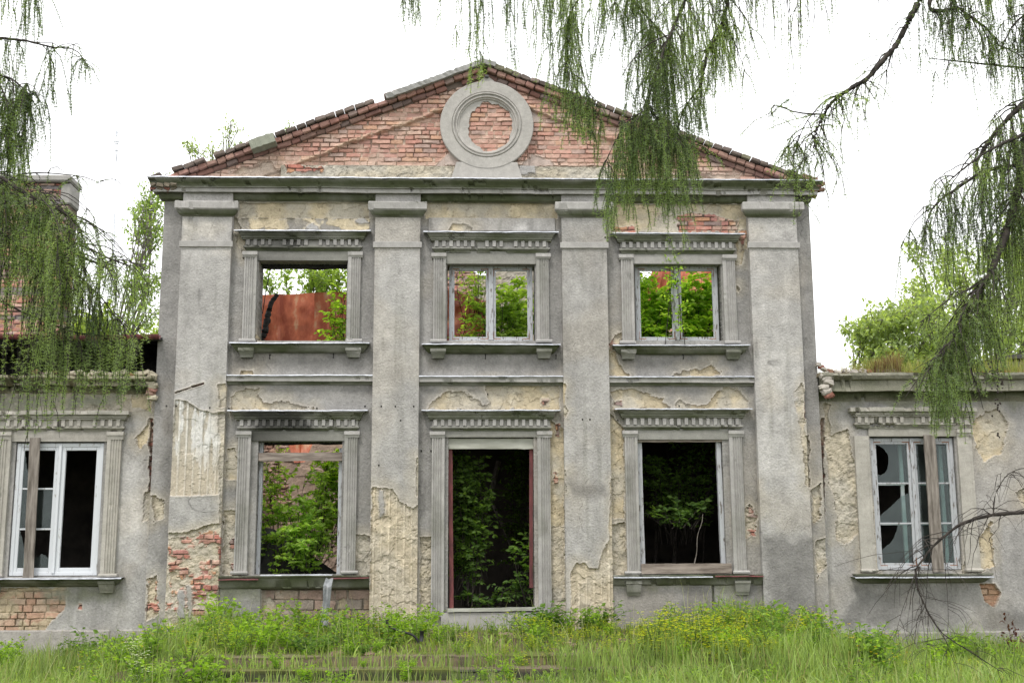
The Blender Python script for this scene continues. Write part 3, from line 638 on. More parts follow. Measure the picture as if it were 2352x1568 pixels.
# window surrounds ---------------------------------------------------------------
def fluted(b, x0, x1, z0, z1, out, Y=W, seed=0, side=1, n=4, stain=0, c=None):
    wf = (x1 - x0) * .78; xa = x0 if side < 0 else x1 - wf; pts = []
    fx0 = x0 + .006 if side < 0 else x1 - wf; 
    pts = [(x0, 0), (x0, out)]
    gx = (x0 + .012) if side < 0 else (x1 - wf)
    gw = wf / (n + .2)
    for i in range(n):
        g0 = gx + i * gw + gw * .26; g1 = gx + (i + 1) * gw
        pts += [(g0, out), (g0 + gw * .15, out - .016), (g1 - gw * .15, out - .016), (g1, out)]
    pts += [(x1, out), (x1, 0)]
    b.vext(pts, z0, z1, Y, nz=60, seed=seed, stain=stain, c=c, wear=.003)
def surround(kind, cx, wy, px, py_, Y=W, x_in=.735, x_out=.965, hwc=1.08, sillx=None, seed=0, opz=None, corb=True, ruin=.0022, flash=True, stain=1., cc=None, nofl=False, leftcap=True, sillbare=False, mat=None, lintel=True, soot=0.):
    """py_: photo rows for cornice top, corona bottom, dentil bottom, moulding bottom, capital bottom, shaft bottom, sill top, sill bottom, corbel bottom"""
    z = lambda p, o=0.: at(px, p, Y - o)[1]
    g = MB(); ct, cb, db, mb, kb, sb, st_, s2, co = py_
    root = None
    core = hwc - .145; wv = .004 + ruin
    b = MB()
    pr = [(.165, z(ct, .2)), (.165, z(ct + 4, .19)), (.15, z(ct + 5, .18)), (.135, z(ct + 10, .16)), (.12, z(ct + 13, .15)), (.12, z(cb - 4, .15)), (.105, z(cb - 3, .13)), (.105, z(cb, .12)), (.06, z(cb + 1, .08)), (.06, z(db, .08)),
          (.085, z(db + .5, .09)), (.085, z(db + 4, .09)), (.06, z(db + 7, .07)), (.045, z(mb - 2, .05)), (.045, z(mb, .05)), (.02, z(mb + .5, .02)), (.0, z(mb + .7, 0))]
    if ruin > .005: pr[1] = (.165, z(ct + 9, .19)); pr[2] = (.12, z(ct + 10, .18))
    b.loft(cx - core + .06, cx + core - .06, pr, Y, c=cc, stain=np.array([.1, .3, .45, .5, .5, .55, .5, .5, .12, .12, .2, .3, .5, .6, .5, .5, .4]) * stain, wear=wv, seed=seed)  # olive rows put shade under the window cornice into its colour
    nd = 16; sp = (2 * core) / nd; zt_, zb_ = z(cb + 1.3, .08), z(db - .3, .08)
    for i in range(nd):
        x = cx - core + sp * (i + .2); 
        if random.random() < (.14 if ruin > .005 else .05): continue
        b.box(x, x + sp * .46, Y - .098, Y - .055, zb_, zt_, c=np.array(cc if cc is not None else STUC) * random.uniform(.85, 1.05), jit=.002)
    # frieze under the cornice
    if lintel: b.vext([(cx - x_in + .001, 0), (cx - x_in + .001, .03), (cx + x_in - .001, .03), (cx + x_in - .001, 0)], (opz if opz else z(kb)), z(mb) + .01, Y, nz=6, seed=seed + 3, c=np.array(cc if cc is not None else STUC) * .92, stain=.25 * stain)
    if soot:
        for q in range(len(b.c)):
            v_ = b.v[q]; k_ = sstep(-.15, .4, .75 - np.abs(v_[:, 0] - cx + .25) + .9 * fbm(v_[:, 0], v_[:, 2] * 2, 1.8, seed + 77, 4)) * soot; b.c[q] = lerp(b.c[q], np.array((.02, .02, .018)), k_[:, None])
    root = b.build('window_surround' if kind != 'door' else 'door_surround', M_ST, house)
    if flash: flashing(cx - hwc - .02, cx + hwc + .02, z(ct, .2) + .006, .185, root, Y=Y, seed=seed + 2)
    for s_ in (-1, 1):
        b = MB(); xa, xb = (cx - x_out, cx - x_in) if s_ < 0 else (cx + x_in, cx + x_out)
        if nofl: b.vext([(xa, 0), (xa, .05), (xb - .05, .05), (xb - .045, .035), (xb, .035), (xb, 0)], z(sb), z(kb), Y, nz=60, seed=seed + 7, c=cc)
        else: fluted(b, xa + (.03 if s_ < 0 else 0), xb - (0 if s_ < 0 else .03), z(sb), z(kb), .065, Y, seed + 5 + s_, side=s_, stain=.08, c=cc)
        if not (nofl and s_ < 0 and not leftcap):
            b.loft(xa + .022, xb - .022, [(.065, z(mb + .8, .07)), (.095, z(mb + 1, .1)), (.095, z(mb + 9, .1)), (.08, z(mb + 10, .08)), (.068, z(kb, .07)), (.04, z(kb + .5, .05))], Y, c=cc, wear=.002, seed=seed + 9, ends=.3)
        if kind != 'door':
            b.loft(xa + .02, xb - .02, [(.06, z(sb - 6, .08)), (.085, z(sb - 5, .08)), (.095, z(sb - 2, .09)), (.085, z(sb + 1.5, .09)), (.0, z(sb + 2, 0))], Y, c=cc, wear=.003, seed=seed + 12, ends=.4)
        b.build('jamb_pilaster', M_ST, root)
    if st_ and kind != 'door':
        sx0, sx1 = sillx if sillx else (cx - 1.10, cx + 1.10)
        b = MB()
        pr = [(.17, z(st_, .18)), (.165, z(st_ + 3, .17)), (.14, z(st_ + 6, .14)), (.13, z(st_ + 10, .13)), (.09, z(s2 - 5, .1)), (.07, z(s2 - 2, .07)), (.0, z(s2 + 1, 0))]
        if sillx: b.loft(sx0, sx1, pr, Y, c=cc, stain=.55, wear=.006, seed=seed + 14, ends=0)
        else: b.loft(sx0 + .17, sx1 - .17, pr, Y, c=cc, stain=.55, wear=.004, seed=seed + 14)
        so = b.build('sill', M_ST, root)
        if flash and not sillbare: flashing(sx0 - (0 if sillx else .01), sx1 + (0 if sillx else .01), z(st_, .18) + .006, .185, so, Y=Y, seed=seed + 20)
        if corb:
            for s_ in (-1, 1):
                xm = cx + s_ * (x_out + x_in) / 2; b = MB(); h = .115
                b.loft(xm - h + .05, xm + h - .05, [(.155, z(s2 - 12, .15)), (.155, z(s2 - 6, .15)), (.14, z(s2 - 4, .14)), (.11, z(co - 9, .1)), (.09, z(co - 4, .09)), (.085, z(co - 1, .08)), (.0, z(co, 0))], Y, c=cc, stain=.35, wear=.003, seed=seed + 31, ends=.38)
                b.build('corbel', M_ST, so)
    return root
sr = {}
sr['u1'] = surround('w', BX[0], 0, 697, (528, 549, 563.5, 576, 590.5, 783, 787, 810, 821), seed=101, opz=UO[0][3], soot=.55)
sr['u2'] = surround('w', BX[1], 0, 1130, (531.5, 552, 567, 580, 593.5, 784, 790, 812, 823), seed=121, opz=UO[1][3])
sr['u3'] = surround('w', BX[2], 0, 1555, (535, 555, 570, 583, 597, 787, 792, 814, 825), seed=141, opz=UO[2][3])
sr['l1'] = surround('w', BX[0] + .0, 0, 687, (942, 962.5, 978, 988.5, 1004, 1316, 1321, 1352, 1360), seed=161, sillx=(PX[0][1] + .003, PX[1][0] - .003), corb=False, opz=L1[3], sillbare=True, soot=.8)
sr['d'] = surround('door', (DO[0] + DO[1]) / 2, 0, 1128, (941, 962, 978, 989, 1005, 1415, None, None, None), seed=181, opz=DO[3])
sr['l3'] = surround('w', BX[2], 0, 1567, (938, 959, 976, 987, 1003, 1316, 1319, 1345, 1367), seed=201, sillx=(PX[2][1] + .003, PX[3][0] - .003), opz=L3[3], sillbare=True)
# pedestals under the lower sills
def pedestal(x0, x1, ptop, px, patches, seed, tone=.8):
    sheet('sill_pedestal', house, W - .05, x0, x1, GZ, zz(ptop, .05, px), (), patches, thick=.06, seed=seed, base=('stucco', tone), back=False)
pedestal(PX[0][1] + .004, xx(598, 1400), 1334, 687, [('moss', R_(500, 1330, 600, 1380))], 301, .7)
pedestal(PX[2][1] + .004, xx(1634, 1380), 1332, 1567, [('moss', R_(1400, 1330, 1640, 1352)), ('darkstain', R_(1560, 1330, 1640, 1440))], 303, .78)
pedestal(xx(1640, 1380), PX[3][0] - .004, 1332, 1567, [('moss', R_(1640, 1330, 1750, 1362)), ('darkstain', R_(1700, 1330, 1750, 1440))], 305, .66)
# torn flashing on the two lower sills
flashing(PX[0][1] + .003, xx(598, 1325), zz(1331, .18, 550) + .012, .19, sr['l1'], seed=5, mat=M_MAR)
flashing(xx(764, 1325), PX[1][0] - .004, zz(1328, .2, 800) + .012, .215, sr['l1'], seed=6, mat=M_MAR)
flashing(xx(600, 1325), xx(765, 1325), zz(1323, .1, 690) + .02, .13, sr['l1'], seed=7, ragged=.10, mat=M_ZINC)
flashing(PX[2][1] + .003, xx(1632, 1325), zz(1325, .18, 1520) + .008, .19, sr['l3'], seed=8, mat=M_ZINC)
flashing(xx(1637, 1325), PX[3][0] - .004, zz(1323, .18, 1700) + .01, .19, sr['l3'], seed=9, mat=M_MAR)

# iron hooks under upper sills and rows of old fixing holes -----------------------
for px, py in ((620, 817), (766, 815), (1115, 817), (1277, 817), (1578, 817), (1736, 818)):
    px = {1578: 1569, 1736: 1733}.get(px, px); x, z = at(px, py, W - .03); b = MB()
    b.tube([(x, W + .01, z + .02), (x, W - .04, z + .02), (x, W - .06, z), (x, W - .05, z - .04), (x, W - .03, z - .05)], .009, 6, c=(.05, .04, .035)); b.build('iron_hook', M_CHAR, house)
b = MB()
for px, py, o in [(382, 932, .0), (405, 932, PO), (482, 936, PO), (526, 938, 0), (728, 938, 0), (876, 933, PO), (908, 933, PO), (950, 933, PO), (838, 933, 0), (1355, 963, PO), (1419, 965, PO), (920, 965, PO), (1560, 932, 0), (968, 1035, 0), (990, 1035, 0), (1338, 963, PO), (1390, 545, PO), (870, 1068, PO), (1695, 875, 0), (1120, 905, 0)]:
    b = MB(); x, z = at(px, py, W - o); b.box(x - .011, x + .011, W - o - .006, W - o + .01, z - .014, z + .014, c=(.03, .028, .025), jit=.002); b.build('fixing_hole', M_ST, house)

# ---------------------------------------------------------------- window joinery
def bar(b, x0, x1, y0, y1, z0, z1, bev=.006): b.box(x0, x1, y0, y1, z0, z1, bev=bev)
def casement(x0, x1, z0, z1, Y, name, mat, fr=.055, sw=.05, mull=.07, muntins=(), muntin_sides=(0, 1), deep=.06):
    b = MB(); bar(b, x0, x0 + fr, Y, Y + .09, z0, z1); bar(b, x1 - fr, x1, Y, Y + .09, z0, z1)
    bar(b, x0 + fr, x1 - fr, Y + .002, Y + .088, z1 - fr, z1); bar(b, x0 + fr, x1 - fr, Y + .002, Y + .088, z0, z0 + fr)
    xm = (x0 + x1) / 2
    root = b.build(name, mat, house)
    b = MB(); bar(b, xm - mull / 2, xm + mull / 2, Y - .02, Y + .05, z0 + fr * .6, z1 - fr * .3); b.build('mullion', mat, root)
    out = []
    for s_, (a, c) in enumerate(((x0 + fr - .012, xm - mull / 2 + .004), (xm + mull / 2 - .004, x1 - fr + .012))):
        b = MB(); y0, y1 = Y + .012, Y + .012 + .045; zb, zt_ = z0 + fr - .01, z1 - fr + .01
        bar(b, a, a + sw, y0, y1, zb, zt_); bar(b, c - sw, c, y0, y1, zb, zt_); bar(b, a + sw, c - sw, y0 + .002, y1 - .002, zb, zb + sw * 1.1); bar(b, a + sw, c - sw, y0 + .002, y1 - .002, zt_ - sw, zt_)
        ms = [zb + (zt_ - zb) * m for m in muntins] if s_ in muntin_sides else []
        for m in ms: bar(b, a + sw, c - sw, y0 + .008, y1 - .008, m - .014, m + .014, .004)
        sa = b.build('sash', mat, root); out.append((sa, a + sw, c - sw, zb + sw * 1.1, zt_ - sw, ms, y0 + .022))
        for cx_, dx in ((a + .006, 1), (c - .006, -1)):
            for cz_, dz in ((zb + .01, 1), (zt_ - .01, -1)):
                if mat is M_PAINT2: continue
                b = MB()
                b.box(min(cx_, cx_ + dx * .012), max(cx_, cx_ + dx * .012), y0 - .004, y0, min(cz_, cz_ + dz * .13), max(cz_, cz_ + dz * .13), c=.3)
                b.box(min(cx_ + dx * .012, cx_ + dx * .12), max(cx_ + dx * .012, cx_ + dx * .12), y0 - .004, y0, min(cz_, cz_ + dz * .012), max(cz_, cz_ + dz * .012), c=.3)
                b.build('corner_iron', M_RUSTB, sa)
    return root, out
M_RUSTB = noisemat('rust_iron', (.12, .04, .02), (.34, .15, .07), 30., .8, .3, .002)
def glassmat():
    m, n = newmat('dusty_glass'); L = n.links.new
    tc = N(n, 'ShaderNodeTexCoord'); no = N(n, 'ShaderNodeTexNoise', i_Scale=5., i_Detail=5.); L(tc.outputs['Object'], no.inputs['Vector'])
    mr = N(n, 'ShaderNodeMapRange'); mr.inputs[1].default_value = .3; mr.inputs[2].default_value = .75; mr.inputs[3].default_value = .01; mr.inputs[4].default_value = .05; L(no.outputs[0], mr.inputs[0])
    t = N(n, 'ShaderNodeBsdfTransparent'); t.inputs[0].default_value = (.66, .74, .72, 1); g = N(n, 'ShaderNodeBsdfGlossy', i_Roughness=.12); g.inputs[0].default_value = (.8, .85, .85, 1)
    d = N(n, 'ShaderNodeBsdfDiffuse'); d.inputs[0].default_value = (.38, .44, .42, 1); m1 = N(n, 'ShaderNodeMixShader'); m2 = N(n, 'ShaderNodeMixShader'); m1.inputs[0].default_value = .035
    o = N(n, 'ShaderNodeOutputMaterial'); L(t.outputs[0], m1.inputs[1]); L(g.outputs[0], m1.inputs[2]); L(mr.outputs[0], m2.inputs[0]); L(m1.outputs[0], m2.inputs[1]); L(d.outputs[0], m2.inputs[2]); L(m2.outputs[0], o.inputs[0])
    return m
M_GLASS = glassmat()
def pane(poly, Y, parent):
    if len(poly) > 4:       # jagged shards along the broken edge
        q = []; n = len(poly)
        for i in range(n):
            a, c = poly[i], poly[(i + 1) % n]; q.append(a); L = math.hypot(c[0] - a[0], c[1] - a[1])
            if abs(c[0] - a[0]) > .01 and abs(c[1] - a[1]) > .01:
                m = max(2, int(L / .035))
                for k in range(1, m): t = k / m; q.append((a[0] + (c[0] - a[0]) * t + random.uniform(-.008, .008), a[1] + (c[1] - a[1]) * t + random.uniform(-.010, .010)))
        poly = q
    n = len(poly); me = bpy.data.meshes.new('pane'); V = [(x, Y, z) for x, z in poly] + [(x, Y + .004, z) for x, z in poly]
    me.from_pydata(V, [], [list(range(n)), list(range(2 * n - 1, n - 1, -1))] + [[i, i + n, (i + 1) % n + n, (i + 1) % n] for i in range(n)]); me.materials.append(M_GLASS)
    return link(bpy.data.objects.new('pane', me), parent)
fy = W + .16
for i in (1, 2):
    u = UO[i]; casement(u[0] + .03, u[1] - .03, u[2] - .0, u[3] + .02, fy, 'window_frame', M_PAINT, fr=.055, sw=.045, mull=.08)
# remnants in the other openings
def plank(name, p0, p1, wd, th_, Y, mat, parent, Y1=None, jit=.003, seed=0):
    a = np.array([p0[0], Y, p0[1]]); e = np.array([p1[0], Y if Y1 is None else Y1, p1[1]]); n = 10; d = (e - a) / np.linalg.norm(e - a); sd_ = np.cross(d, (0, 1, 0)); sd_ /= np.linalg.norm(sd_)
    V = []; 
    for t in np.linspace(0, 1, n + 1):
        q = a + (e - a) * t
        for u_, v_ in ((-1, 0), (1, 0), (1, 1), (-1, 1)): V.append(q + sd_ * u_ * wd / 2 * (1 + .03 * rng.normal()) + np.array((0, 1, 0)) * (v_ - .5) * th_ + rng.normal(0, jit * .5, 3))
    Q = [[i * 4 + k, i * 4 + (k + 1) % 4, i * 4 + 4 + (k + 1) % 4, i * 4 + 4 + k] for i in range(n) for k in range(4)] + [[3, 2, 1, 0], [n * 4, n * 4 + 1, n * 4 + 2, n * 4 + 3]]
    return npmesh(name, V, Q, mat, parent)
l1y = W + .10
plank('frame_post', (L1[0] + .03, L1[2]), (L1[0] + .03, L1[3]), .05, .09, l1y + .08, M_PAINT, sr['l1'])
plank('frame_post', (L1[1] - .03, L1[2]), (L1[1] - .03, L1[3] - .1), .06, .09, l1y + .05, M_PAINT, sr['l1'])
plank('frame_board', (L1[0] + .005, zz(1048)), (L1[1] - .005, zz(1047)), .13, .03, W + .03, M_WOODH, sr['l1'])
plank('frame_post', (L3[0] + .04, L3[2]), (L3[0] + .03, L3[3]), .085, .09, l1y, M_PAINT, sr['l3'])
plank('frame_post', (L3[1] - .035, L3[2]), (L3[1] - .05, L3[3]), .07, .09, l1y, M_PAINT, sr['l3'])
plank('frame_board', (L3[0] + .0, zz(1006, 0, 1567)), (L3[1], zz(1006, 0, 1567)), .12, .05, W + .03, M_WOODH, sr['l3'])
plank('frame_board', (L3[0] + .0, zz(1305, 0, 1567)), (L3[1] + .06, zz(1305, 0, 1567)), .155, .035, W - .085, M_WOODH, sr['l3'])
plank('door_post', (DO[0] + .06, DO[2]), (DO[0] + .03, zz(1030)), .065, .10, W + .14, M_MAR, sr['d'])
plank('door_post', (DO[1] - .05, zz(1350)), (DO[1] - .035, zz(1030)), .055, .10, W + .14, M_MAR, sr['d'])
plank('lintel_board', (DO[0], zz(1018)), (DO[1], zz(1018)), .165, .05, W + .06, M_BOARD, sr['d'])
plank('threshold_board', (DO[0] - .0, zz(1401, .12)), (DO[1] + .05, zz(1398, .12)), .05, .22, W - .02, M_BOARD, sr['d'])
b = MB(); b.box(DO[0] - .1, DO[1] + .1, W - .10, W + .4, GZ, DO[2] - .035, c=STUC, jit=.003); b.build('threshold', M_ST, sr['d'])
# charred lintel in U1
b = MB(); xs_ = np.linspace(UO[0][0] - .02, UO[0][1] + .02, 30)
b.tube(np.stack([xs_, xs_ * 0 + W + .30, UO[0][3] - .01 + .02 * fbm(xs_, xs_ * 0, 4, 3, 3)], -1), .055, 7, c=.02); b.build('charred_lintel', M_CHAR, sr['u1'])
b = MB(); xs_ = np.linspace(L1[0] - .02, L1[1] + .02, 30)
b.tube(np.stack([xs_, xs_ * 0 + W + .28, L1[3] + .03 + .02 * fbm(xs_, xs_ * 0, 4, 6, 3)], -1), .06, 7, c=.02); b.build('charred_lintel', M_CHAR, sr['l1'])

# ---------------------------------------------------------------- wings
WY = W + .14
wl = [('rough', [(-400, 880), (356, 880), (345, 935), (295, 945), (-400, 945)], .7), ('moss', [(-400, 900), (270, 905), (260, 940), (-400, 942)]), ('cream', [(296, 905), (350, 905), (345, 940), (300, 938)]),
      ('cream', [(312, 1005), (345, 965), (356, 970), (335, 1018), (322, 1025)]), ('crack', [(343, 960), (352, 960), (352, 1430), (344, 1430)], .6), ('cream', [(333, 1130), (345, 1125), (345, 1190), (328, 1195)]),
      ('palebrick', [(-400, 1345), (150, 1350), (146, 1398), (118, 1425), (100, 1455), (-400, 1455)], .6), ('brick', R_(180, 1385, 188, 1398), .3), ('pale', R_(250, 1050, 330, 1300)), ('moss', R_(100, 1345, 280, 1380))]
lw = (xx(27, 1170, WY) + .0, xx(231, 1170, WY), at(130, 1323, WY)[1], at(130, 1014, WY)[1])
rw = (xx(2008, 1170, WY), xx(2203, 1170, WY), at(2095, 1309, WY)[1], at(2095, 1002, WY)[1])
lw2 = (lw[0] - 3.05, lw[1] - 3.05, lw[2], lw[3]); rw2 = (rw[0] + 3.05, rw[1] + 3.05, rw[2], rw[3])
zwl = at(200, 868, WY)[1]; zwr = at(2100, 866, WY)[1]
sheet('wing_wall', house, WY, XL - 7.2, XL + .01, GZ, zwl, [lw, lw2], wl, seed=401, base=('stucco', .92), res=.014)
wr = [('rough', [(1897, 1005), (1945, 990), (1965, 1060), (1968, 1160), (2003, 1165), (2008, 1310), (1978, 1310), (1975, 1220), (1940, 1250), (1918, 1240), (1920, 1150), (1900, 1100)]),
      ('cream', [(1985, 1150), (2005, 1160), (2010, 1308), (1985, 1308)], .4), ('moss', [(1890, 905), (2400, 905), (2400, 930), (1890, 932)]),
      ('cream', [(2240, 960), (2290, 940), (2315, 970), (2300, 1040), (2260, 1060), (2245, 1030), (2235, 990)]), ('cream', [(2215, 1245), (2245, 1240), (2275, 1200), (2280, 1300), (2255, 1310), (2215, 1315)]),
      ('hole', [(2250, 1340), (2285, 1340), (2300, 1360), (2285, 1395), (2262, 1380)], .5), ('cream', [(2330, 1130), (2352, 1120), (2352, 1160)]), ('crack', R_(1886, 960, 1892, 1420), .7), ('rough', R_(1894, 930, 1905, 1000)),
      ('darkstain', [(1960, 1350), (2200, 1345), (2200, 1440), (1930, 1440)]), ('darkstain', [(2250, 1400), (2400, 1390), (2400, 1450), (2250, 1450)])]
sheet('wing_wall', house, WY, XR - .01, XR + 7.4, GZ, zwr, [rw, rw2], wr, seed=431, base=('stucco', .90), res=.014)
b = MB(); b.loft(XL - 7.1, XL, [(.0, at(100, 1446, WY)[1]), (.05, at(100, 1449, WY)[1]), (.055, GZ)], WY, c=(.32, .30, .275), wear=.008, seed=441, ends=0); b.build('plinth', M_PL, house); b = MB()
b.loft(XR, XR + 7.4, [(.0, at(2200, 1449, WY)[1]), (.04, at(2200, 1452, WY)[1]), (.045, GZ)], WY, c=(.28, .265, .245), wear=.008, seed=442, ends=0); b.build('plinth', M_PL, house)
def wing_cornice(x0, x1, px, rows, seed, wear, stain, c):
    z = lambda p, o: at(px, p, WY - o)[1]; a, bb, cc_, d, e = rows
    b = MB(); b.loft(x0, x1, [(.34, z(a, .35)), (.34, z(a + 6, .35)), (.30, z(bb, .3)), (.25, z(bb + 3, .27)), (.25, z(cc_, .27)), (.22, z(cc_ + 1, .22)), (.08, z(cc_ + 3, .1)), (.06, z(d, .06)), (.0, z(e, 0))], WY, c=c, stain=stain, wear=wear, seed=seed, ends=0)
    return b
b = wing_cornice(XL - 7.1, XL + .01, 150, (862, 872, 884, 897, 903), 451, .028, [.3, .4, .5, .5, .4, .6, .7, .6, .4], (.38, .34, .25)); b.build('wing_cornice', M_PL, house)
b = wing_cornice(XR + .02, XR + 7.4, 2100, (855, 870, 897, 912, 922), 461, .012, [.2, .2, .35, .4, .3, .5, .7, .6, .3], (.33, .31, .26)); b.build('wing_cornice', M_PL, house)
# broken lumps at the cornice ends, one rubble mesh per end
def rubble(name, spots, parent, c, seed, mat=None):
    b = MB(); r2 = np.random.default_rng(seed)
    for px, py, sz, Y in spots:
        x, z = at(px, py, Y); M = Matrix.Translation((x, Y, z)) @ Matrix.Rotation(r2.uniform(-.5, .5), 4, 'Y') @ Matrix.Rotation(r2.uniform(-.5, .5), 4, 'X')
        s_ = sz; cc = np.array(c) if r2.random() > .3 else BR_COLS[r2.integers(0, 8)] * .5
        b.box(-s_, s_, -s_ * .8, s_ * .8, -s_ * .55, s_ * .55, c=cc * r2.uniform(.8, 1.15), jit=s_ * .12, bev=s_ * .25, M=M)
    return b.build(name, mat or M_PL, parent)
rubble('cornice_rubble', [(1893 + 5 * (i % 3), 862 + i * 9, .075, WY - .28) for i in range(6)] + [(1880 + i * 6, 838 + i * 5, .05, WY - .2) for i in range(3)] + [(1905 + i * 19, 853 + (i % 2) * 2, .06, WY - .2) for i in range(9)], house, (.37, .34, .30), 3)
rubble('cornice_rubble', [(352 - 3 * (i % 3), 860 + i * 9, .07, WY - .2) for i in range(7)] + [(335 - i * 17, 855 + (i % 3) * 3, .06, WY - .15) for i in range(16)], house, (.42, .38, .29), 4)
_ends()
# wing window surrounds
surround('w', (lw[0] + lw[1]) / 2, 0, 134, (942, 963, 979, 990, 1009, 1323, 1327, 1346, 1362), Y=WY, x_in=.75, x_out=1.0, hwc=1.13, seed=501, opz=lw[3], ruin=.006, flash=False, stain=.5, cc=(.37, .35, .31))
surround('w', (rw[0] + rw[1]) / 2, 0, 2095, (935, 956, 971, 984, 1001, 1311, 1317, 1338, 1340), Y=WY, x_in=.72, x_out=.96, hwc=1.07, seed=521, opz=rw[3], ruin=.012, flash=False, stain=.5, cc=(.37, .35, .31), nofl=True, leftcap=False, corb=False)
flashing(xx(-60, 1330, WY - .2), xx(279, 1330, WY - .2), at(150, 1329, WY - .2)[1] + .01, .22, house, Y=WY, seed=33, nm='sill_flashing')
flashing(xx(1962, 1322, WY - .2), xx(2280, 1322, WY - .2), at(2120, 1325, WY - .24)[1] + .006, .25, house, Y=WY, seed=34, nm='sill_flashing')
# wing casements
lroot, ls = casement(lw[0] + .01, lw[1] - .01, lw[2] + .01, lw[3] - .02, WY + .03, 'window_frame', M_PAINT2, fr=.06, sw=.065, mull=.05, muntins=(.34, .66), muntin_sides=(0,))
sa, a, c, z0, z1, ms, gy = ls[0]
zs_ = [z0] + ms + [z1]
pane([(a, zs_[1] + .01), (c, zs_[1] + .01), (c, zs_[2] - .01), (a, zs_[2] - .01)], gy, sa)
pane([(a, zs_[2] + .01), (a + .08, zs_[2] + .02), (a + .12, zs_[2] + .1), (a + .03, zs_[3] - .2), (a, zs_[3])], gy, sa)
pane([(a, z0), (c, z0), (c, z0 + .14), (c - .12, z0 + .22), (a + .2, z0 + .10), (a + .1, z0 + .25), (a, zs_[1])], gy, sa)
sa, a, c, z0, z1, ms, gy = ls[0]; plank('inner_post', (a + .07, z0 - .02), (a + .07, z1 + .02), .06, .05, gy + .16, M_PAINT2, lroot)
plank('boarding_plank', (xx(68, 1325, WY), at(68, 1328, WY)[1]), (xx(84, 1010, WY), at(84, 1006, WY)[1]), .155, .03, WY - .06, M_WOOD, lroot)
rroot, rs = casement(rw[0] + .01, rw[1] - .01, rw[2] + .01, rw[3] - .02, WY + .05, 'window_frame', M_PAINT, fr=.06, sw=.05, mull=.06, muntins=(.34, .66))
for q, (sa, a, c, z0, z1, ms, gy) in enumerate(rs):
    zs_ = [z0] + ms + [z1]
    if q == 1:
        for k in range(3): pane([(a, zs_[k] + .01), (c, zs_[k] + .01), (c, zs_[k + 1] - .01), (a, zs_[k + 1] - .01)], gy, sa)
    else:
        H_ = zs_[3] - zs_[2]
        pane([(a, zs_[2] + .01), (c, zs_[2] + .01), (c, zs_[3]), (a + .02, zs_[3]), (a + .12, zs_[3] - .06), (a + .20, zs_[3] - .18), (a + .20, zs_[3] - .3), (a + .15, zs_[2] + .2), (a + .06, zs_[2] + .13), (a, zs_[2] + .15)], gy, sa)
        pane([(a, zs_[1] + .01), (c, zs_[1] + .01), (c, zs_[2] - .16), (c - .12, zs_[2] - .2), (a + .22, zs_[1] + .30), (a + .1, zs_[1] + .2), (a, zs_[1] + .12)], gy, sa)
        pane([(a, z0), (c - .02, z0), (c, zs_[1] - .01), (a + .3, zs_[1] - .01), (a + .22, z0 + .42), (a + .14, z0 + .3), (a, z0 + .2)], gy, sa)
for q_ in (0, 1):
    for zf_, hz in ((0, 0),):
        sa, a, c, z0, z1, ms, gy = rs[q_]
        plank('inner_post', (c - .05, z0 - .02), (c - .05, z1 + .02), .055, .05, gy + .16, M_PAINT2, rroot)
        b = MB(); b.box(a, c, gy + .14, gy + .18, ms[0] - .02, ms[0] + .02, c=.4); b.box(a, c, gy + .14, gy + .18, ms[1] - .02, ms[1] + .02, c=.4); b.build('inner_bars', M_PAINT2, rroot)
plank('boarding_plank', (xx(2152, 1312, WY), at(2152, 1313, WY)[1]), (xx(2131, 1000, WY), at(2131, 1000, WY)[1]), .185, .03, WY - .06, M_WOOD, rroot)

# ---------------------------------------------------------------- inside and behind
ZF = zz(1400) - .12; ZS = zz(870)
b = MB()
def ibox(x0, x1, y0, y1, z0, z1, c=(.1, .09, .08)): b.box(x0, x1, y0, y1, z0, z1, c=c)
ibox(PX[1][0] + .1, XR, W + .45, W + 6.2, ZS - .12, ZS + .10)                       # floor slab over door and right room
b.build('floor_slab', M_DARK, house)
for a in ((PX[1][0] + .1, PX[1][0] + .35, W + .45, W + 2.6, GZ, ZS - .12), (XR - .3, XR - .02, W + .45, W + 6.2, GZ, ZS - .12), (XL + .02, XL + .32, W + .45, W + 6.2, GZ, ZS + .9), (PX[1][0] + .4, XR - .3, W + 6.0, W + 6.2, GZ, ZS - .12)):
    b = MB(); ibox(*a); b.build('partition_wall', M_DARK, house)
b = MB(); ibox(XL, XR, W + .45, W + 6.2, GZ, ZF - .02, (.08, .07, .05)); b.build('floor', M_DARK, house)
sheet('back_wall', house, W + 4.6, XL + .3, PX[1][0] + .1, GZ, ZS + .7, (), [('brick', [(560, 1000), (700, 1000), (690, 1060), (640, 1060), (600, 1030), (560, 1050)]), ('brick', [(640, 1060), (670, 1150), (600, 1200), (560, 1150)], 2.), ('rough', [(720, 1080), (860, 1080), (860, 1330), (740, 1330)])], res=.03, thick=.3, base=('cream',), seed=601,
      post=lambda X, Z, H, C: (H, lerp(C, np.array((.62, .42, .33)), .55)))
bwx = [at(p, 600, W + 5.0)[0] for p in (1000, 1060, 1110, 1180, 1250, 1330, 1480, 1560, 1700)]; bwz = [at(1200, q, W + 5.0)[1] for q in (605, 608, 640, 600, 596, 620, 650, 690, 720)]
sheet('back_wall', house, W + 5.0, PX[1][0] + .3, XR, ZS + .1, max(bwz) + .3, (), [('rough', [(1100, 560), (1300, 560), (1300, 850), (1080, 850)], 2.), ('crack', [(1085, 700), (1125, 690), (1125, 790), (1090, 790)], 1.)], res=.03, thick=.3, base=('brick',), seed=611, mat=M_BR,
      keep=lambda x, z: z < np.interp(x, bwx, bwz) + .07 * fbm(x, x * 0, 3, 5, 3))
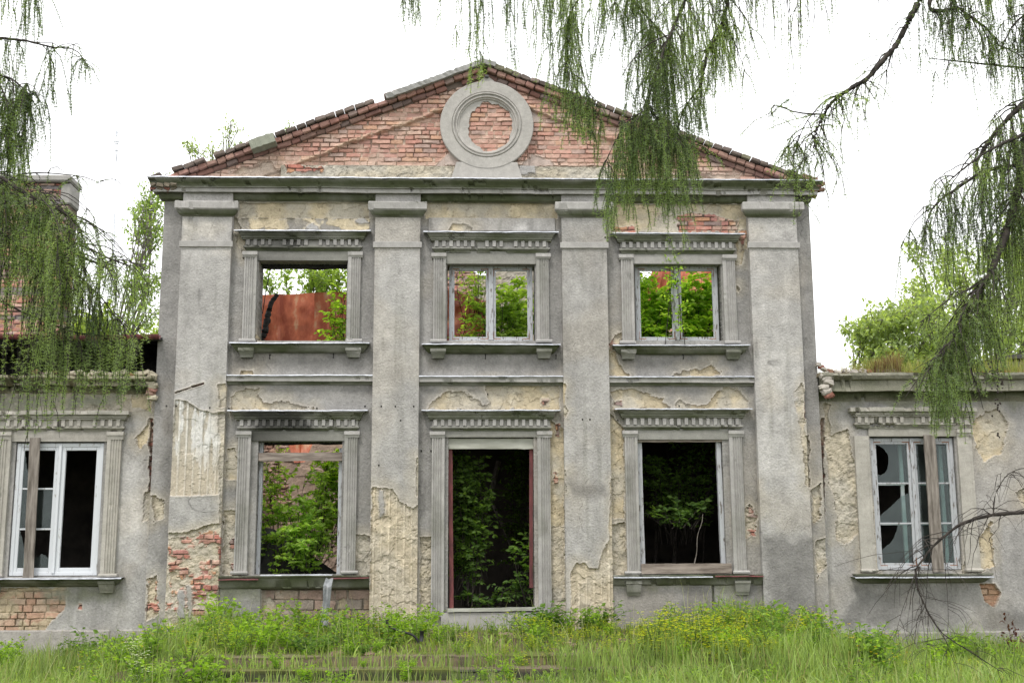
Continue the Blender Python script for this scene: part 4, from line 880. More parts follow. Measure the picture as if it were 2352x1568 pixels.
# wing rooms
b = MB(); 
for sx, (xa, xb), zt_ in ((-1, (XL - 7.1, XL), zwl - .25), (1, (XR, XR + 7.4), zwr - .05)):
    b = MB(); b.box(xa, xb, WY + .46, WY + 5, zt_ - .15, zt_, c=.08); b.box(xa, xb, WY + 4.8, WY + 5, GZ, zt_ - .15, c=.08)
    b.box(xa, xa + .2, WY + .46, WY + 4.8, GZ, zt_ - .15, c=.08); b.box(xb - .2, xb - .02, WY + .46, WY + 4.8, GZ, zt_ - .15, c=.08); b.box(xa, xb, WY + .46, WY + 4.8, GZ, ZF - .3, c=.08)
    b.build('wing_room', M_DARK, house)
# pale inner curtain-like casement leaves seen through the wing windows
# left wing eave and roof
er = empty('burnt_eave_roof', (XL - 3, WY, zwl), 'burnt out low wing roof with maroon gutter, left of the gable', 'roof')
ze = at(300, 778, WY - .35)[1]
M_EAVE = noisemat('tarred_roof', (.02, .02, .022), (.06, .055, .055), 6., .7, .3, .01)
b = MB(); xe1 = xx(366, 778, WY - .35)
b.add([(XL - 7.2, WY - .35, ze + .03), (xe1, WY - .35, ze + .03), (xe1 - .1, WY + 4.9, ze + .75), (XL - 7.2, WY + 4.9, ze + .75), (XL - 7.2, WY - .35, ze - .02), (xe1, WY - .35, ze - .02), (xe1 - .1, WY + 4.9, ze + .70), (XL - 7.2, WY + 4.9, ze + .70)],
      [[0, 1, 2, 3], [7, 6, 5, 4], [0, 4, 5, 1], [1, 5, 6, 2], [2, 6, 7, 3], [3, 7, 4, 0]], c=.05)
b.build('roof_deck', M_EAVE, er)
b = MB(); t = np.linspace(0, np.pi, 9); gx = np.linspace(XL - 7.2, xe1 + .02, 20); V = []
for k, x in enumerate(gx):
    sg = .012 * math.sin(k * .7)
    for a in t: V.append((x, WY - .41 - .06 * math.cos(a), ze + .05 - .075 * math.sin(a) + sg))
Q = [[i * 9 + j, i * 9 + j + 1, i * 9 + 10 + j, i * 9 + 9 + j] for i in range(19) for j in range(8)]
b.add(V, Q, c=.1); b.build('gutter', M_MAR, er)
b = MB()
for k in range(14):
    x = XL - .3 - k * .52 + random.uniform(-.05, .05)
    b.box(x - .05, x + .05, WY - .3, WY + .9, ze - .13, ze - .03, c=.02, jit=.008)
b.build('rafter_end', M_CHAR, er)
b = MB(); b.box(XL - 7.1, XL - .02, WY + 1.2, WY + 1.3, zwl - .3, ze + .2, c=.03); b.build('charred_partition', M_CHAR, er)
# chimney
cy = WY + 3.2; chx0, chx1 = xx(-110, 600, cy), xx(150, 600, cy); cz1 = at(100, 470, cy)[1]; cz0_ = ze + .3
ch = empty('brick_chimney', ((chx0 + chx1) / 2, cy, cz0_), 'wide sooty brick chimney with concrete cap behind the hanging larch', 'chimney')
FXc = lambda X, Z, H, C: (H, lerp(lerp(C, np.array((.14, .135, .14)), (sstep(-.05, .25, fbm(X * .4, np.floor(Z / .077), 1.0, 3, 2)) * .85)[..., None]), np.array((.36, .34, .31)), (sstep(.45, .1, Z - cz0_ - .05) * .8)[..., None]))
sheet('stack', ch, cy, chx0, chx1, cz0_ - 1, at(100, 417, cy - .15)[1], (), [('brick', R_(0, 560, 60, 640))], res=.02, thick=.5, base=('brick',), seed=701, mat=M_BR, post=FXc)
b = MB(); zc1 = at(100, 397, cy - .15)[1]; zm = at(100, 415, cy - .15)[1]
b.box(chx0 - .12, chx1 + .05, cy - .12, cy + .55, zm, zc1 - .02, c=(.30, .29, .27), bev=.03); b.build('cap', M_ST, ch)
b = MB(); b.box(chx1 - .16, chx1 + .04, cy - .05, cy + .5, cz1 - .0, zm - .01, c=(.29, .28, .26), bev=.03); b.build('cap_corner', M_ST, ch)
# far antenna mast
ay = 60.; p0 = pt(262, 560, ay); p1 = pt(268, 250, ay); m_ = empty('radio_mast', (p0[0], ay, -1.6), 'thin pale radio mast far behind the left wing', 'mast')
b = MB(); b.tube([(p0[0], ay, -1.6), p0, p1], [.05, .03, .015], 5, c=.5); b.build('pole', M_ZINC, m_)
b = MB(); q = pt(268, 325, ay)
b.box(q[0] - .16, q[0] + .14, ay - .03, ay + .03, q[2] - .02, q[2] + .02); b.box(q[0] + .03, q[0] + .06, ay - .02, ay + .02, q[2] - 1.1, q[2]); b.box(q[0] - .10, q[0] + .1, ay - .02, ay + .02, q[2] - .5, q[2] - .46); b.box(q[0] - .12, q[0] + .1, ay - .02, ay + .02, q[2] - .14, q[2] - .11)
b.box(q[0] - .03, q[0] + .03, ay - .03, ay + .03, q[2] + .3, q[2] + .55); b.build('antenna', M_ZINC, m_)
# right wing flat roof edge
rr = empty('flat_wing_roof', (XR + 3, WY, zwr), 'low tarred roof kerb on the right wing behind the roof grass', 'roof')
b = MB(); zq = at(2320, 838, WY + .9)[1]; b.box(xx(2275, 840, WY + .9), XR + 7.4, WY + .9, WY + 3, zwr - .1, at(2300, 829, WY + .9)[1], c=(.25, .24, .22)); b.build('kerb_wall', M_PL, rr)
b = MB(); za = at(2300, 829, WY + .9)[1]; xa = xx(2265, 825, WY + .8)
b.add([(xa, WY + .75, za + .01), (xa + .45, WY + .75, za + .09), (XR + 7.4, WY + .75, za + .09), (XR + 7.4, WY + 3.1, za + .1), (xa, WY + 3.1, za + .02), (xa, WY + .75, za), (xa + .45, WY + .75, za + .02), (XR + 7.4, WY + .75, za + .02), (XR + 7.4, WY + 3.1, za), (xa, WY + 3.1, za)],
      [[0, 1, 6, 5], [1, 2, 7, 6], [2, 3, 8, 7], [3, 4, 9, 8], [4, 0, 5, 9]], [[0, 4, 1], [1, 4, 3], [1, 3, 2]], c=.04); b.build('tar_sheet', M_EAVE, rr)
b = MB(); b.box(XR, XR + 7.4, WY - .28, WY + .95, zwr - .02, zwr + .035, c=(.20, .17, .12), jit=.01); b.build('roof_soil', M_PL, rr)
# rusty fallen roof sheets ---------------------------------------------------
def sheetmetal(name, corners, Y0, Y1, label, n=24, amp=.02, seed=0, seams=3, mat=None):
    (ax, az1), (bx, bz1), (cx_, cz_), (dx, dz) = corners; V = []
    for j in range(n + 1):
        for i in range(n + 1):
            u, v = i / n, j / n
            px = lerp(lerp(ax, bx, u), lerp(dx, cx_, u), v); py = lerp(lerp(az1, bz1, u), lerp(dz, cz_, u), v); Y = lerp(Y0, Y1, v)
            p = pt(px, py, Y); V.append(p)
    V = np.array(V); nse = fbm(V[:, 0], V[:, 2], 1.6, seed, 3); V[:, 1] += amp * nse * 2; u = np.tile(np.arange(n + 1) / n, n + 1)
    V[:, 1] -= .025 * sstep(.04, .0, np.abs((u * seams) % 1 - .5))
    Q = np.array([[j * (n + 1) + i, j * (n + 1) + i + 1, (j + 1) * (n + 1) + i + 1, (j + 1) * (n + 1) + i] for j in range(n) for i in range(n)])
    V2 = V.copy(); V2[:, 1] += .004
    o = npmesh(name, np.vstack([V, V2]), np.vstack([Q, Q[:, ::-1] + len(V)]), mat or M_RUST, None, smooth=False); tag(o, label, 'metal sheet', 'fallen red roof sheets'); return o
sheetmetal('roof_sheet', [(560, 680), (727, 672), (727, 752), (560, 757)], W + 1.66, W + 1.55, 'rust red roof sheet behind the empty upper left window, upper left panel', seed=1, amp=.05, seams=1)
sheetmetal('roof_sheet', [(560, 750), (727, 745), (727, 830), (560, 830)], W + 1.50, W + 1.42, 'rust red roof sheet behind the empty upper left window, lower left panel', seed=11, amp=.04, seams=1)
sheetmetal('roof_sheet', [(722, 672), (860, 668), (860, 830), (722, 830)], W + 1.44, W + 1.34, 'rust red roof sheet behind the empty upper left window, tall right panel', seed=12, amp=.06, seams=2)
sheetmetal('roof_sheet', [(1020, 655), (1120, 690), (1110, 760), (1020, 800)], W + 1.6, W + 1.1, 'crumpled rust red metal sheet behind the middle upper window', seed=2, amp=.12)
sheetmetal('roof_sheet', [(1500, 612), (1640, 600), (1660, 700), (1480, 690)], W + 2.2, W + 2.0, 'rust red metal sheet behind the right upper window', seed=3, amp=.08)
sheetmetal('roof_sheet', [(655, 1000), (725, 1000), (700, 1060), (675, 1062)], W + 3.9, W + 3.7, 'small red metal scrap hanging inside the lower left window', seed=4, amp=.05, seams=1)
b = MB(); P = np.array([pt(598, 782, W + .6), pt(606, 762, W + .62), pt(614, 730, W + .66), pt(622, 700, W + .7), pt(636, 676, W + .75)]); P += rng.normal(0, .008, P.shape)
P = polyline(P, 40) + rng.normal(0, .006, (40, 3)); b.tube(P, np.linspace(.062, .035, 40) * (1 + .09 * rng.normal(size=40)), 7, c=.02); o = b.build('charred_beam', M_CHAR); tag(o, 'charred black beam leaning in the empty upper left window', 'beam')
b = MB(); b.tube([pt(603, 720, W + .8), pt(612, 660, W + .9), pt(624, 604, W + 1.)], .008, 5, c=.1); o = b.build('wire', M_CHAR); tag(o, 'thin wire rising behind the empty upper left window', 'wire')
b = MB()
for p, q, r_ in (((1030, 1300), (1120, 1180), .05), ((1110, 1190), (1145, 1060), .05), ((1200, 1320), (1120, 1130), .03)):
    b = MB(); A_, B_ = pt(*p, W + 2.6), pt(*q, W + 3.2); b.tube([A_, (A_ + B_) / 2 + .02, B_], r_, 6, c=.05); o = b.build('fallen_beam', M_WOOD); tag(o, 'dim fallen timber lying inside the dark doorway', 'beam', 'fallen timbers inside the doorway')
b = MB(); V = [pt(585, 1205, W + 1.5), pt(630, 1215, W + 1.6), pt(700, 1262, W + 1.6), pt(778, 1318, W + 1.5), pt(790, 1345, W + .9), pt(580, 1345, W + .8), pt(600, 1260, W + 1.0)]
me = bpy.data.meshes.new('collapsed_roof_felt'); VV = [tuple(v) for v in V] + [tuple(v + np.array((0, .5, -.05))) for v in V]; n = len(V)
me.from_pydata(VV, [], [list(range(n)), list(range(2 * n - 1, n - 1, -1))] + [[i, i + n, (i + 1) % n + n, (i + 1) % n] for i in range(n)]); me.materials.append(M_EAVE); o = link(bpy.data.objects.new('collapsed_roof_felt', me)); tag(o, 'black collapsed roof felt heap behind the lower left window', 'debris')
# torn strip of flashing hanging from the lower left sill
b = MB(); P = [pt(757, 1328, W - .22), pt(752, 1345, W - .25), pt(750, 1380, W - .22), pt(745, 1420, W - .2), pt(742, 1445, W - .2)]
V = []
for k, p in enumerate(P): 
    for s_ in (-1, -.3, .3, 1): V.append(p + np.array((s_ * (.055 + .01 * (k % 2)), -.02 * (abs(s_) < .5) * (1 if s_ > 0 else -1) + .01 * rng.normal(), .01 * rng.normal())))
Q = [[k * 4 + j, k * 4 + j + 1, k * 4 + 5 + j, k * 4 + 4 + j] for k in range(4) for j in range(3)]
o = npmesh('torn_flashing', V, Q, M_TORN); md = o.modifiers.new('s', 'SOLIDIFY'); md.thickness = .004; tag(o, 'torn grey zinc strip dangling below the lower left window sill', 'metal strip')

# =================================================================== GROUND
TX0, TX1 = xx(375, 1480, 15.6), xx(1885, 1480, 15.6)
def gh(x, y):
    x = np.asarray(x, float); y = np.asarray(y, float)
    lawn = -1.45 + .03 * fbm(x, y, .5, 3, 3) - .02 * np.clip(15 - y, 0, 10)
    ter = lerp(-1.07, -.93, sstep(15.5, 19.4, y)) + .015 * fbm(x, y, 1.1, 9, 3)
    side = sstep(TX0 - 1.3, TX0 + .1, x) * sstep(TX1 + 1.3, TX1 - .1, x) * sstep(15.2, 15.62, y)
    wing = lerp(0, .06, sstep(15, 19, y))
    return lerp(lawn + wing, ter, side)
def grid_ground(name, x0, x1, y0, y1, nx, ny, mat, drop=0.):
    X, Y = np.meshgrid(np.linspace(x0, x1, nx), np.linspace(y0, y1, ny)); Z = gh(X, Y) - drop
    a = (np.arange(ny - 1)[:, None] * nx + np.arange(nx - 1)[None, :]).ravel()
    return npmesh(name, np.stack([X, Y, Z], -1).reshape(-1, 3), np.stack([a, a + 1, a + nx + 1, a + nx], -1), mat, None, smooth=True)
M_SOIL = noisemat('mossy_soil', (.045, .04, .022), (.13, .095, .06), 3.5, .95, .8, .03, c3=(.20, .13, .085))
M_FIELD = noisemat('far_grass', (.03, .05, .014), (.06, .09, .025), .8, .95, .5, .05)
far = npmesh('ground', [(-300, -80, -1.62), (300, -80, -1.62), (300, 500, -1.62), (-300, 500, -1.62)], [[0, 1, 2, 3]], M_FIELD); tag(far, kind='structure')
g = grid_ground('lawn', -16, 16, 6, 20, 240, 160, M_SOIL); tag(g, kind='structure')
# steps -----------------------------------------------------------------
st = empty('stone_steps', ((TX0 + TX1) / 2, 15.3, -1.5), 'broken mossy stone steps up to the weedy terrace', 'steps')
M_STEP = masonry('mossy_step_stone', 40., .8, .012, .95, .3)
def step(x0, x1, y0, y1, z0, z1, seed):
    nx = int((x1 - x0) / .035); x = np.linspace(x0, x1, nx); prof = [(y1, z1), (y0 + .10, z1), (y0 + .02, z1 - .005), (y0, z1 - .02), (y0 + .005, (z0 + z1) / 2), (y0 + .01, z0)]
    V = []; 
    for yy, z in prof:
        n1 = fbm(x, x * 0 + yy * 3 + z * 5, 2.2, seed, 4); n2 = sstep(.25, .5, fbm(x, x * 0 + 1, 1.3, seed + 3, 4))
        edge = (yy < y0 + .11)
        V.append(np.stack([x, yy + .02 * n1 + .10 * n2 * edge * (z > z0 + .01), z + .010 * n1 - .03 * n2 * (edge & (z > z1 - .03))], -1))
    V = np.array(V); m = len(prof); a = (np.arange(m - 1)[:, None] * nx + np.arange(nx - 1)[None, :]).ravel()
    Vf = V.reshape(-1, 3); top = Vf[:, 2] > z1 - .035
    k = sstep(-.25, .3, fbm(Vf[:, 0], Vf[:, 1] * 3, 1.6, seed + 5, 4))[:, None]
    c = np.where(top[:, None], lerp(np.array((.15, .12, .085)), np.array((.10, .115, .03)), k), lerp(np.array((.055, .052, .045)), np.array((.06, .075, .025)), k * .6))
    return npmesh('step', Vf, np.stack([a, a + nx, a + nx + 1, a + 1], -1), M_STEP, st, c)
step(TX0 + .35, TX1 - .2, 15.58, 16.1, -1.17, -1.045, 1)
step(xx(388, 1520, 15.1), TX1 - .1, 15.1, 15.75, -1.31, -1.165, 2)
step(xx(330, 1552, 14.7), TX1 + .1, 14.7, 15.3, -1.5, -1.31, 3)

# =================================================================== FOLIAGE TOOLS
def leaves(P, D, size, nrm=None, width=.5, fold=.12, seed=0, r=None, c0=(.08, .14, .03), c1=(.16, .24, .05)):
    """P,D (n,3): base and direction; folded 6-vertex leaves -> verts, quads, colours"""
    r = r or np.random.default_rng(seed); n = len(P); D = D / (np.linalg.norm(D, axis=1)[:, None] + 1e-9)
    if nrm is None: nrm = r.normal(0, .55, (n, 3)) + (0, -.25, 1.)
    Sd = np.cross(D, nrm); Sd /= np.linalg.norm(Sd, axis=1)[:, None] + 1e-9; U = np.cross(Sd, D)
    L = (size * r.uniform(.6, 1.25, n))[:, None]; w_ = L * width * .5
    b_ = P; t = P + D * L - U * L * .12; m1 = P + D * L * .38; m2 = P + D * L * .72 - U * L * .03
    V = np.stack([b_, m1 + Sd * w_ + U * L * fold, m1 - Sd * w_ + U * L * fold, m2 + Sd * w_ * .75 + U * L * fold * .6, m2 - Sd * w_ * .75 + U * L * fold * .6, t, m1 * .5 + m2 * .5], 1)
    k = np.arange(n)[:, None] * 7
    Q = np.concatenate([k + np.array([[0, 1, 3, 6]]), k + np.array([[0, 6, 4, 2]])], 0); T = np.concatenate([k + np.array([[6, 3, 5]]), k + np.array([[6, 5, 4]])], 0)
    u = r.uniform(0, 1, (n, 1)) ** 1.2; c = lerp(np.array(c0), np.array(c1), u) * r.uniform(.8, 1.2, (n, 1)); c = np.repeat(c, 7, 0)
    return V.reshape(-1, 3), Q, T, c

# ---------------------------------------------------------------- weeping larches
def needles(P, ax, r, size=.022, per=6, c0=(.11, .165, .085), c1=(.31, .405, .18)):
    n = len(P) * per; P = np.repeat(P, per, 0); D = r.normal(0, 1, (n, 3)); D[:, 2] = D[:, 2] * .7 - .12; D /= np.linalg.norm(D, axis=1)[:, None]
    L = (size * r.uniform(.6, 1.25, n))[:, None]; Sd = np.cross(D, r.normal(0, 1, (n, 3))); Sd /= np.linalg.norm(Sd, axis=1)[:, None] + 1e-9; wd = .0020
    V = np.stack([P - Sd * wd, P + Sd * wd, P + D * L + Sd * wd * .4], 1); k = np.arange(n)[:, None] * 3
    clump = np.clip(.5 + .8 * fbm(P[:, 0] * 1. + P[:, 1], P[:, 2], 2.6, 5, 3), 0, 1)[:, None]
    c = lerp(np.array(c0), np.array(c1), clump) * r.uniform(.7, 1.3, (n, 1))
    return V.reshape(-1, 3), k + np.arange(3)[None, :], np.repeat(c, 3, 0)
DS = [.56]
class Larch:
    def __init__(s, root, seed): s.root = root; s.r = np.random.default_rng(seed); s.cones = []
    def limb(s, pts, r0, r1, twigs, step=.035, spread=.10, branchlets=6, blen=.35, dens=1., cone=.0, sub=2, needle_on=1., both=True, tip=True, size=.025, per=7, gap=.021, thin=0):
        """pts: (px, py, dist, twig length in m); hanging twigs along the limb and along side branchlets"""
        r = s.r; q = np.array([np.append(pt(a, b_, d), l) for a, b_, d, l in pts]); n = max(8, int(np.sum(np.linalg.norm(np.diff(q[:, :3], axis=0), axis=1)) / .05))
        C = polyline(q, n); C[:, :3] += np.cumsum(r.normal(0, .004, (n, 3)), 0) * .6
        lm = MB(); lm.tube(C[:, :3], np.linspace(r0, r1, n) * (1 + .12 * r.normal(0, 1, n)), 7, c=.03)
        starts = []; paths = []
        for i in range(branchlets):
            k = r.integers(1, n - 1); d = C[min(k + 1, n - 1), :3] - C[k - 1, :3]; d /= np.linalg.norm(d) + 1e-9
            a = r.normal(0, 1, 3); a -= a.dot(d) * d; a /= np.linalg.norm(a); bl = blen * r.uniform(.4, 1.2)
            D = d * .75 + a * .8; m = 9; t = np.linspace(0, 1, m)[:, None]; P = C[k, :3] + D * bl * t + np.array((0, 0, -1)) * bl * .7 * t ** 2 + np.cumsum(r.normal(0, .006, (m, 3)), 0)
            lm.tube(P, np.linspace(r1 * .7 + .002, .002, m) * (.6 if thin else 1), 5, c=.03, cap=False); paths.append((P, C[k, 3] * .8))
        paths.append((C[:, :3], None)); tw = []
        for P, tl in paths:
            seg = np.linalg.norm(np.diff(P, axis=0), axis=1); Ln = seg.sum(); cnt = int(Ln / step * min(dens, 1.9) * DS[0]); cen = r.uniform(0, 1, max(3, cnt // 5))
            for u in np.clip(cen[r.integers(0, len(cen), cnt)] + r.normal(0, .018, cnt), 0, .999):
                f = u * (len(P) - 1); i = int(f); i = min(i, len(P) - 2); p = P[i] + (P[i + 1] - P[i]) * (f - i)
                L = (tl if tl is not None else C[min(int(u * (n - 1)), n - 1), 3]) * min(1.5, r.gamma(4., .25))
                if L < .03: continue
                m = max(5, int(L / .05)); t = np.linspace(0, 1, m)[:, None]; o = r.normal(0, spread * .5, 2); 
                Q = p + np.array((o[0], o[1], 0)) * np.sqrt(t) + np.array((0, 0, -1)) * L * t + np.concatenate([np.cumsum(r.normal(0, .005, (m, 2)), 0), np.zeros((m, 1))], 1) * t
                tw.append(Q)
                if sub and L > .25:
                    for _ in range(r.poisson(sub * L * 1.6)):
                        j = r.integers(1, m - 1); l2 = r.uniform(.06, .22); t2 = np.linspace(0, 1, 5)[:, None]; a = r.normal(0, 1, 2); a /= np.linalg.norm(a) + 1e-9
                        tw.append(Q[j] + np.array((a[0], a[1], 0)) * .25 * l2 * np.sqrt(t2) + np.array((0, 0, -1)) * l2 * t2)
        sm = MB(); pos = []
        for Q in tw:
            sm.tube(Q, np.linspace(.0030, .0014, len(Q)) * (.62 if thin else 1), 3, c=.03, cap=False)
            L = np.linalg.norm(np.diff(Q, axis=0), axis=1).sum(); k = max(2, int(L / gap)); f = np.linspace(.05, 1, k) * (len(Q) - 1.001); i = f.astype(int)
            if needle_on > 0:
                pp = Q[i] + (Q[i + 1] - Q[i]) * (f - i)[:, None]; pos.append(pp[r.random(len(pp)) < needle_on])
            if cone and r.random() < cone:
                for _ in range(r.integers(1, 5)):
                    j = r.integers(0, len(Q)); s.cones.append(Q[j] + r.normal(0, .008, 3))
        lo = lm.build('limb', M_BARK, s.root, smooth=True)
        if sm.v: tag(sm.build('twig_spray', M_BARK, lo), kind='stuff')
        if pos:
            pos = np.vstack(pos); v, T, c = needles(pos, None, r, size, per); npmesh('foliage', v, None, M_LARCH, lo, c, T=T)
        return lo
    def add_cones(s, mx=90):
        r = s.r; b = MB(); u = np.linspace(0, np.pi, 6); P = np.array([(0, 0, -.016 * math.cos(a)) for a in u]); b.tube(P, [.001, .008, .0115, .0115, .008, .001], 7, c=.03)
        base = None
        for p in s.cones[::-1][:mx]:
            if base is None: o = base = b.build('cone', M_CONE, s.root)
            else: o = base.copy(); COL.objects.link(o); o.parent = s.root
            o.location = Vector(p); o.rotation_euler = (r.normal(0, .3), r.normal(0, .3), 0); o.scale = [r.uniform(.8, 1.3)] * 3

def trunk(root, x, y, top, rad, seed):
    z = np.linspace(-1.6, top, 24); r2 = np.random.default_rng(seed); P = np.stack([x + .08 * fbm(z, z * 0, .3, seed, 2), y + .08 * fbm(z, z * 0 + 5, .3, seed, 2), z], -1)
    b = MB(); b.tube(P, rad * (1 - .75 * np.linspace(0, 1, 24)) * (1 + .5 * np.exp(-(z + 1.6) * 3)), 14, c=.03); b.build('trunk', M_BARK, root, smooth=True)
# right tree: trunk just outside the frame
rt = empty('weeping_larch', (5.0, 8.4, -1.6), 'weeping larch reaching in from the upper right with long needle curtains and cones', 'tree')
trunk(rt, 5.0, 8.4, 10, .26, 3)
LR = Larch(rt, 11)
D = 8.3
# great limb from above right, dark diagonal
LR.limb([(2600, -900, 8.6, .2), (2330, -420, 8.4, .2), (2140, -60, D, .2), (2085, 50, D, .22), (2040, 125, D, .24), (1985, 188, D, .25), (1932, 224, D, .28), (1885, 262, D, .28), (1862, 310, D, .28), (1850, 345, D, .26)], .030, .006, True, spread=.2, branchlets=22, blen=.22, dens=.55, cone=.10, sub=1, needle_on=.55)
LR.limb([(1990, 180, D, .0), (1930, 215, D - .1, .12), (1890, 235, D, .16), (1845, 290, D, .22), (1828, 350, D + .1, .2)], .006, .003, True, spread=.14, branchlets=10, blen=.16, dens=1.6, sub=1, needle_on=1)
LR.limb([(1895, 262, D, .05), (1835, 258, D, .10), (1795, 245, D, .12), (1778, 240, D, .05)], .006, .002, True, spread=.3, branchlets=4, blen=.12, dens=.7, sub=0)
LR.limb([(1870, 300, D, .05), (1900, 345, D, .1), (1950, 410, D, .06)], .004, .002, True, spread=.2, branchlets=3, blen=.1, dens=.5, sub=0)
# twig reaching to the cornice end
LR.limb([(1850, 330, D, .15), (1838, 380, D, .22), (1826, 410, D, .22)], .004, .002, True, spread=.22, branchlets=3, blen=.1, dens=1.5, sub=0, needle_on=.8)
# upper right limbs
LR.limb([(2500, -500, 8.4, .2), (2150, -30, 8.2, .22), (2210, 20, 8.2, .25), (2265, 60, 8.2, .4), (2290, 100, 8.2, .1)], .02, .005, True, branchlets=10, blen=.25, dens=.9, cone=.18, sub=1, spread=.12, needle_on=.6)
LR.limb([(2500, 175, 8.3, .5), (2352, 158, 8.3, .5), (2250, 148, 8.3, .42), (2130, 136, 8.3, .25)], .012, .003, True, branchlets=5, blen=.2, dens=.6, cone=.1, sub=1, spread=.1, needle_on=.8)
LR.limb([(2640, 40, 8.4, .5), (2400, 200, 8.3, .7), (2330, 260, 8.2, .6), (2270, 330, 8.2, .5), (2240, 380, 8.2, .3)], .03, .008, True, branchlets=16, blen=.35, dens=1.0, cone=.06, sub=2, spread=.16, needle_on=.8)
# the dark main bough at the right edge running down to the wing
LR.limb([(2560, -100, 8.3, .3), (2400, 160, 8.2, .4), (2345, 400, 8.1, .5), (2318, 505, 8.1, .55), (2280, 600, 8.0, .45), (2255, 650, 8.0, .40), (2215, 720, 8.0, .32), (2190, 790, 8.0, .25)], .040, .010, True, branchlets=30, blen=.34, dens=1.0, cone=.02, sub=2, spread=.16, needle_on=.95)
LR.limb([(2330, 380, 8.1, .3), (2260, 395, 8.1, .5), (2200, 430, 8.1, .5), (2150, 465, 8.1, .42), (2128, 500, 8.1, .25), (2118, 540, 8.1, .2)], .014, .004, True, branchlets=14, blen=.22, dens=1.25, sub=2, spread=.12, needle_on=.85)
DS[0] = .45
LR.limb([(2370, 300, 8.1, .5), (2300, 330, 8.0, .6), (2230, 370, 8.0, .55), (2180, 410, 8.0, .4)], .012, .004, True, branchlets=10, blen=.22, dens=1.1, sub=2, spread=.14, needle_on=.85)
LR.limb([(2420, 420, 8.2, .8), (2352, 440, 8.1, .9), (2300, 470, 8.1, .8)], .012, .004, True, branchlets=8, blen=.25, dens=1.0, sub=2, spread=.14, needle_on=.8)
# bright hanging tail in front of the right wing cornice
LR.limb([(2225, 690, 8.0, .15), (2205, 735, 7.9, .28), (2185, 780, 7.9, .36), (2165, 800, 7.9, .34), (2150, 830, 7.9, .25)], .010, .004, True, branchlets=26, blen=.15, dens=3.2, sub=2, spread=.14, needle_on=1, gap=.016)
LR.limb([(2255, 650, 8.0, .15), (2180, 690, 7.9, .16), (2110, 745, 7.9, .10)], .006, .003, True, branchlets=6, blen=.15, dens=1.5, sub=1, spread=.12)
# bough over the centre
E_ = 8.6; DS[0] = .60
LR.limb([(2350, -950, 8.6, .1), (1900, -420, E_, .1), (1690, -80, E_, .3), (1662, 20, E_, .35), (1645, 70, E_, .35), (1610, 125, E_, .32), (1590, 195, E_, .3), (1550, 250, E_, .3), (1535, 300, E_, .32)], .020, .006, True, branchlets=14, blen=.3, dens=.8, cone=.08, sub=2, spread=.14, needle_on=.9)
LR.limb([(1720, -300, E_, .1), (1600, -60, E_ - .1, .5), (1560, 30, E_ - .1, .6), (1525, 110, E_ - .2, .6), (1500, 190, E_ - .2, .5), (1480, 260, E_ - .2, .45)], .016, .006, True, branchlets=20, blen=.32, dens=1.2, cone=.07, sub=2, spread=.16)
LR.limb([(1480, 230, E_ - .2, .3), (1500, 262, E_ - .2, .48), (1530, 285, E_ - .2, .60), (1555, 310, E_ - .2, .52)], .006, .003, True, branchlets=12, blen=.16, dens=3.4, cone=.04, sub=2, spread=.14, gap=.018)
LR.limb([(1490, 250, E_ - .2, .2), (1450, 275, E_ - .2, .55), (1430, 300, E_ - .2, .55), (1400, 360, E_ - .2, .35), (1386, 395, E_ - .2, .22)], .006, .003, True, branchlets=10, blen=.14, dens=3.0, cone=.04, sub=2, spread=.12, gap=.018)
LR.limb([(1545, 300, E_, .15), (1570, 320, E_, .18), (1620, 340, E_, .12)], .004, .002, True, branchlets=5, blen=.12, dens=1.6, sub=1, spread=.14)
LR.limb([(1640, -300, E_, .1), (1500, -80, E_, .4), (1450, -20, E_, .45), (1490, 45, E_, .35), (1540, 95, E_, .3)], .012, .005, True, branchlets=10, blen=.3, dens=1.0, cone=.06, sub=2, spread=.14)
LR.limb([(1500, -200, E_, .3), (1400, -60, E_, .5), (1340, -20, E_, .6), (1300, 60, E_, .55), (1310, 160, E_, .35), (1330, 225, E_, .28)], .010, .004, True, branchlets=12, blen=.22, dens=1.1, cone=.06, sub=2, spread=.14)
LR.limb([(1305, 208, E_, .10), (1328, 222, E_, .22), (1350, 240, E_, .28), (1366, 235, E_, .26)], .004, .003, True, branchlets=6, blen=.1, dens=4., sub=1, spread=.08, gap=.018)
LR.limb([(1480, -150, E_, .3), (1330, -60, E_, .45), (1250, -40, E_, .5)], .010, .005, True, branchlets=8, blen=.25, dens=1.0, cone=.06, sub=2, spread=.12, needle_on=.9)
LR.limb([(1300, -120, E_, .2), (1200, -90, E_, .55), (1120, -80, E_, .62), (1060, -70, E_, .55), (990, -70, E_, .48), (935, -60, E_, .26)], .010, .005, True, branchlets=6, blen=.2, dens=1.5, cone=.10, sub=2, spread=.07, needle_on=.9)
# twig over the apex
LR.limb([(1130, -80, E_, .0), (1112, 60, E_, .0), (1103, 118, E_, .18), (1120, 130, E_, .16)], .002, .0015, True, branchlets=2, blen=.08, dens=.5, sub=1, spread=.05, needle_on=1)
LR.limb([(1760, -200, E_, .2), (1720, -60, E_, .4), (1690, -10, E_, .5), (1640, 0, E_, .6)], .008, .004, True, branchlets=6, blen=.2, dens=.55, cone=.12, sub=1, spread=.1, needle_on=.7)
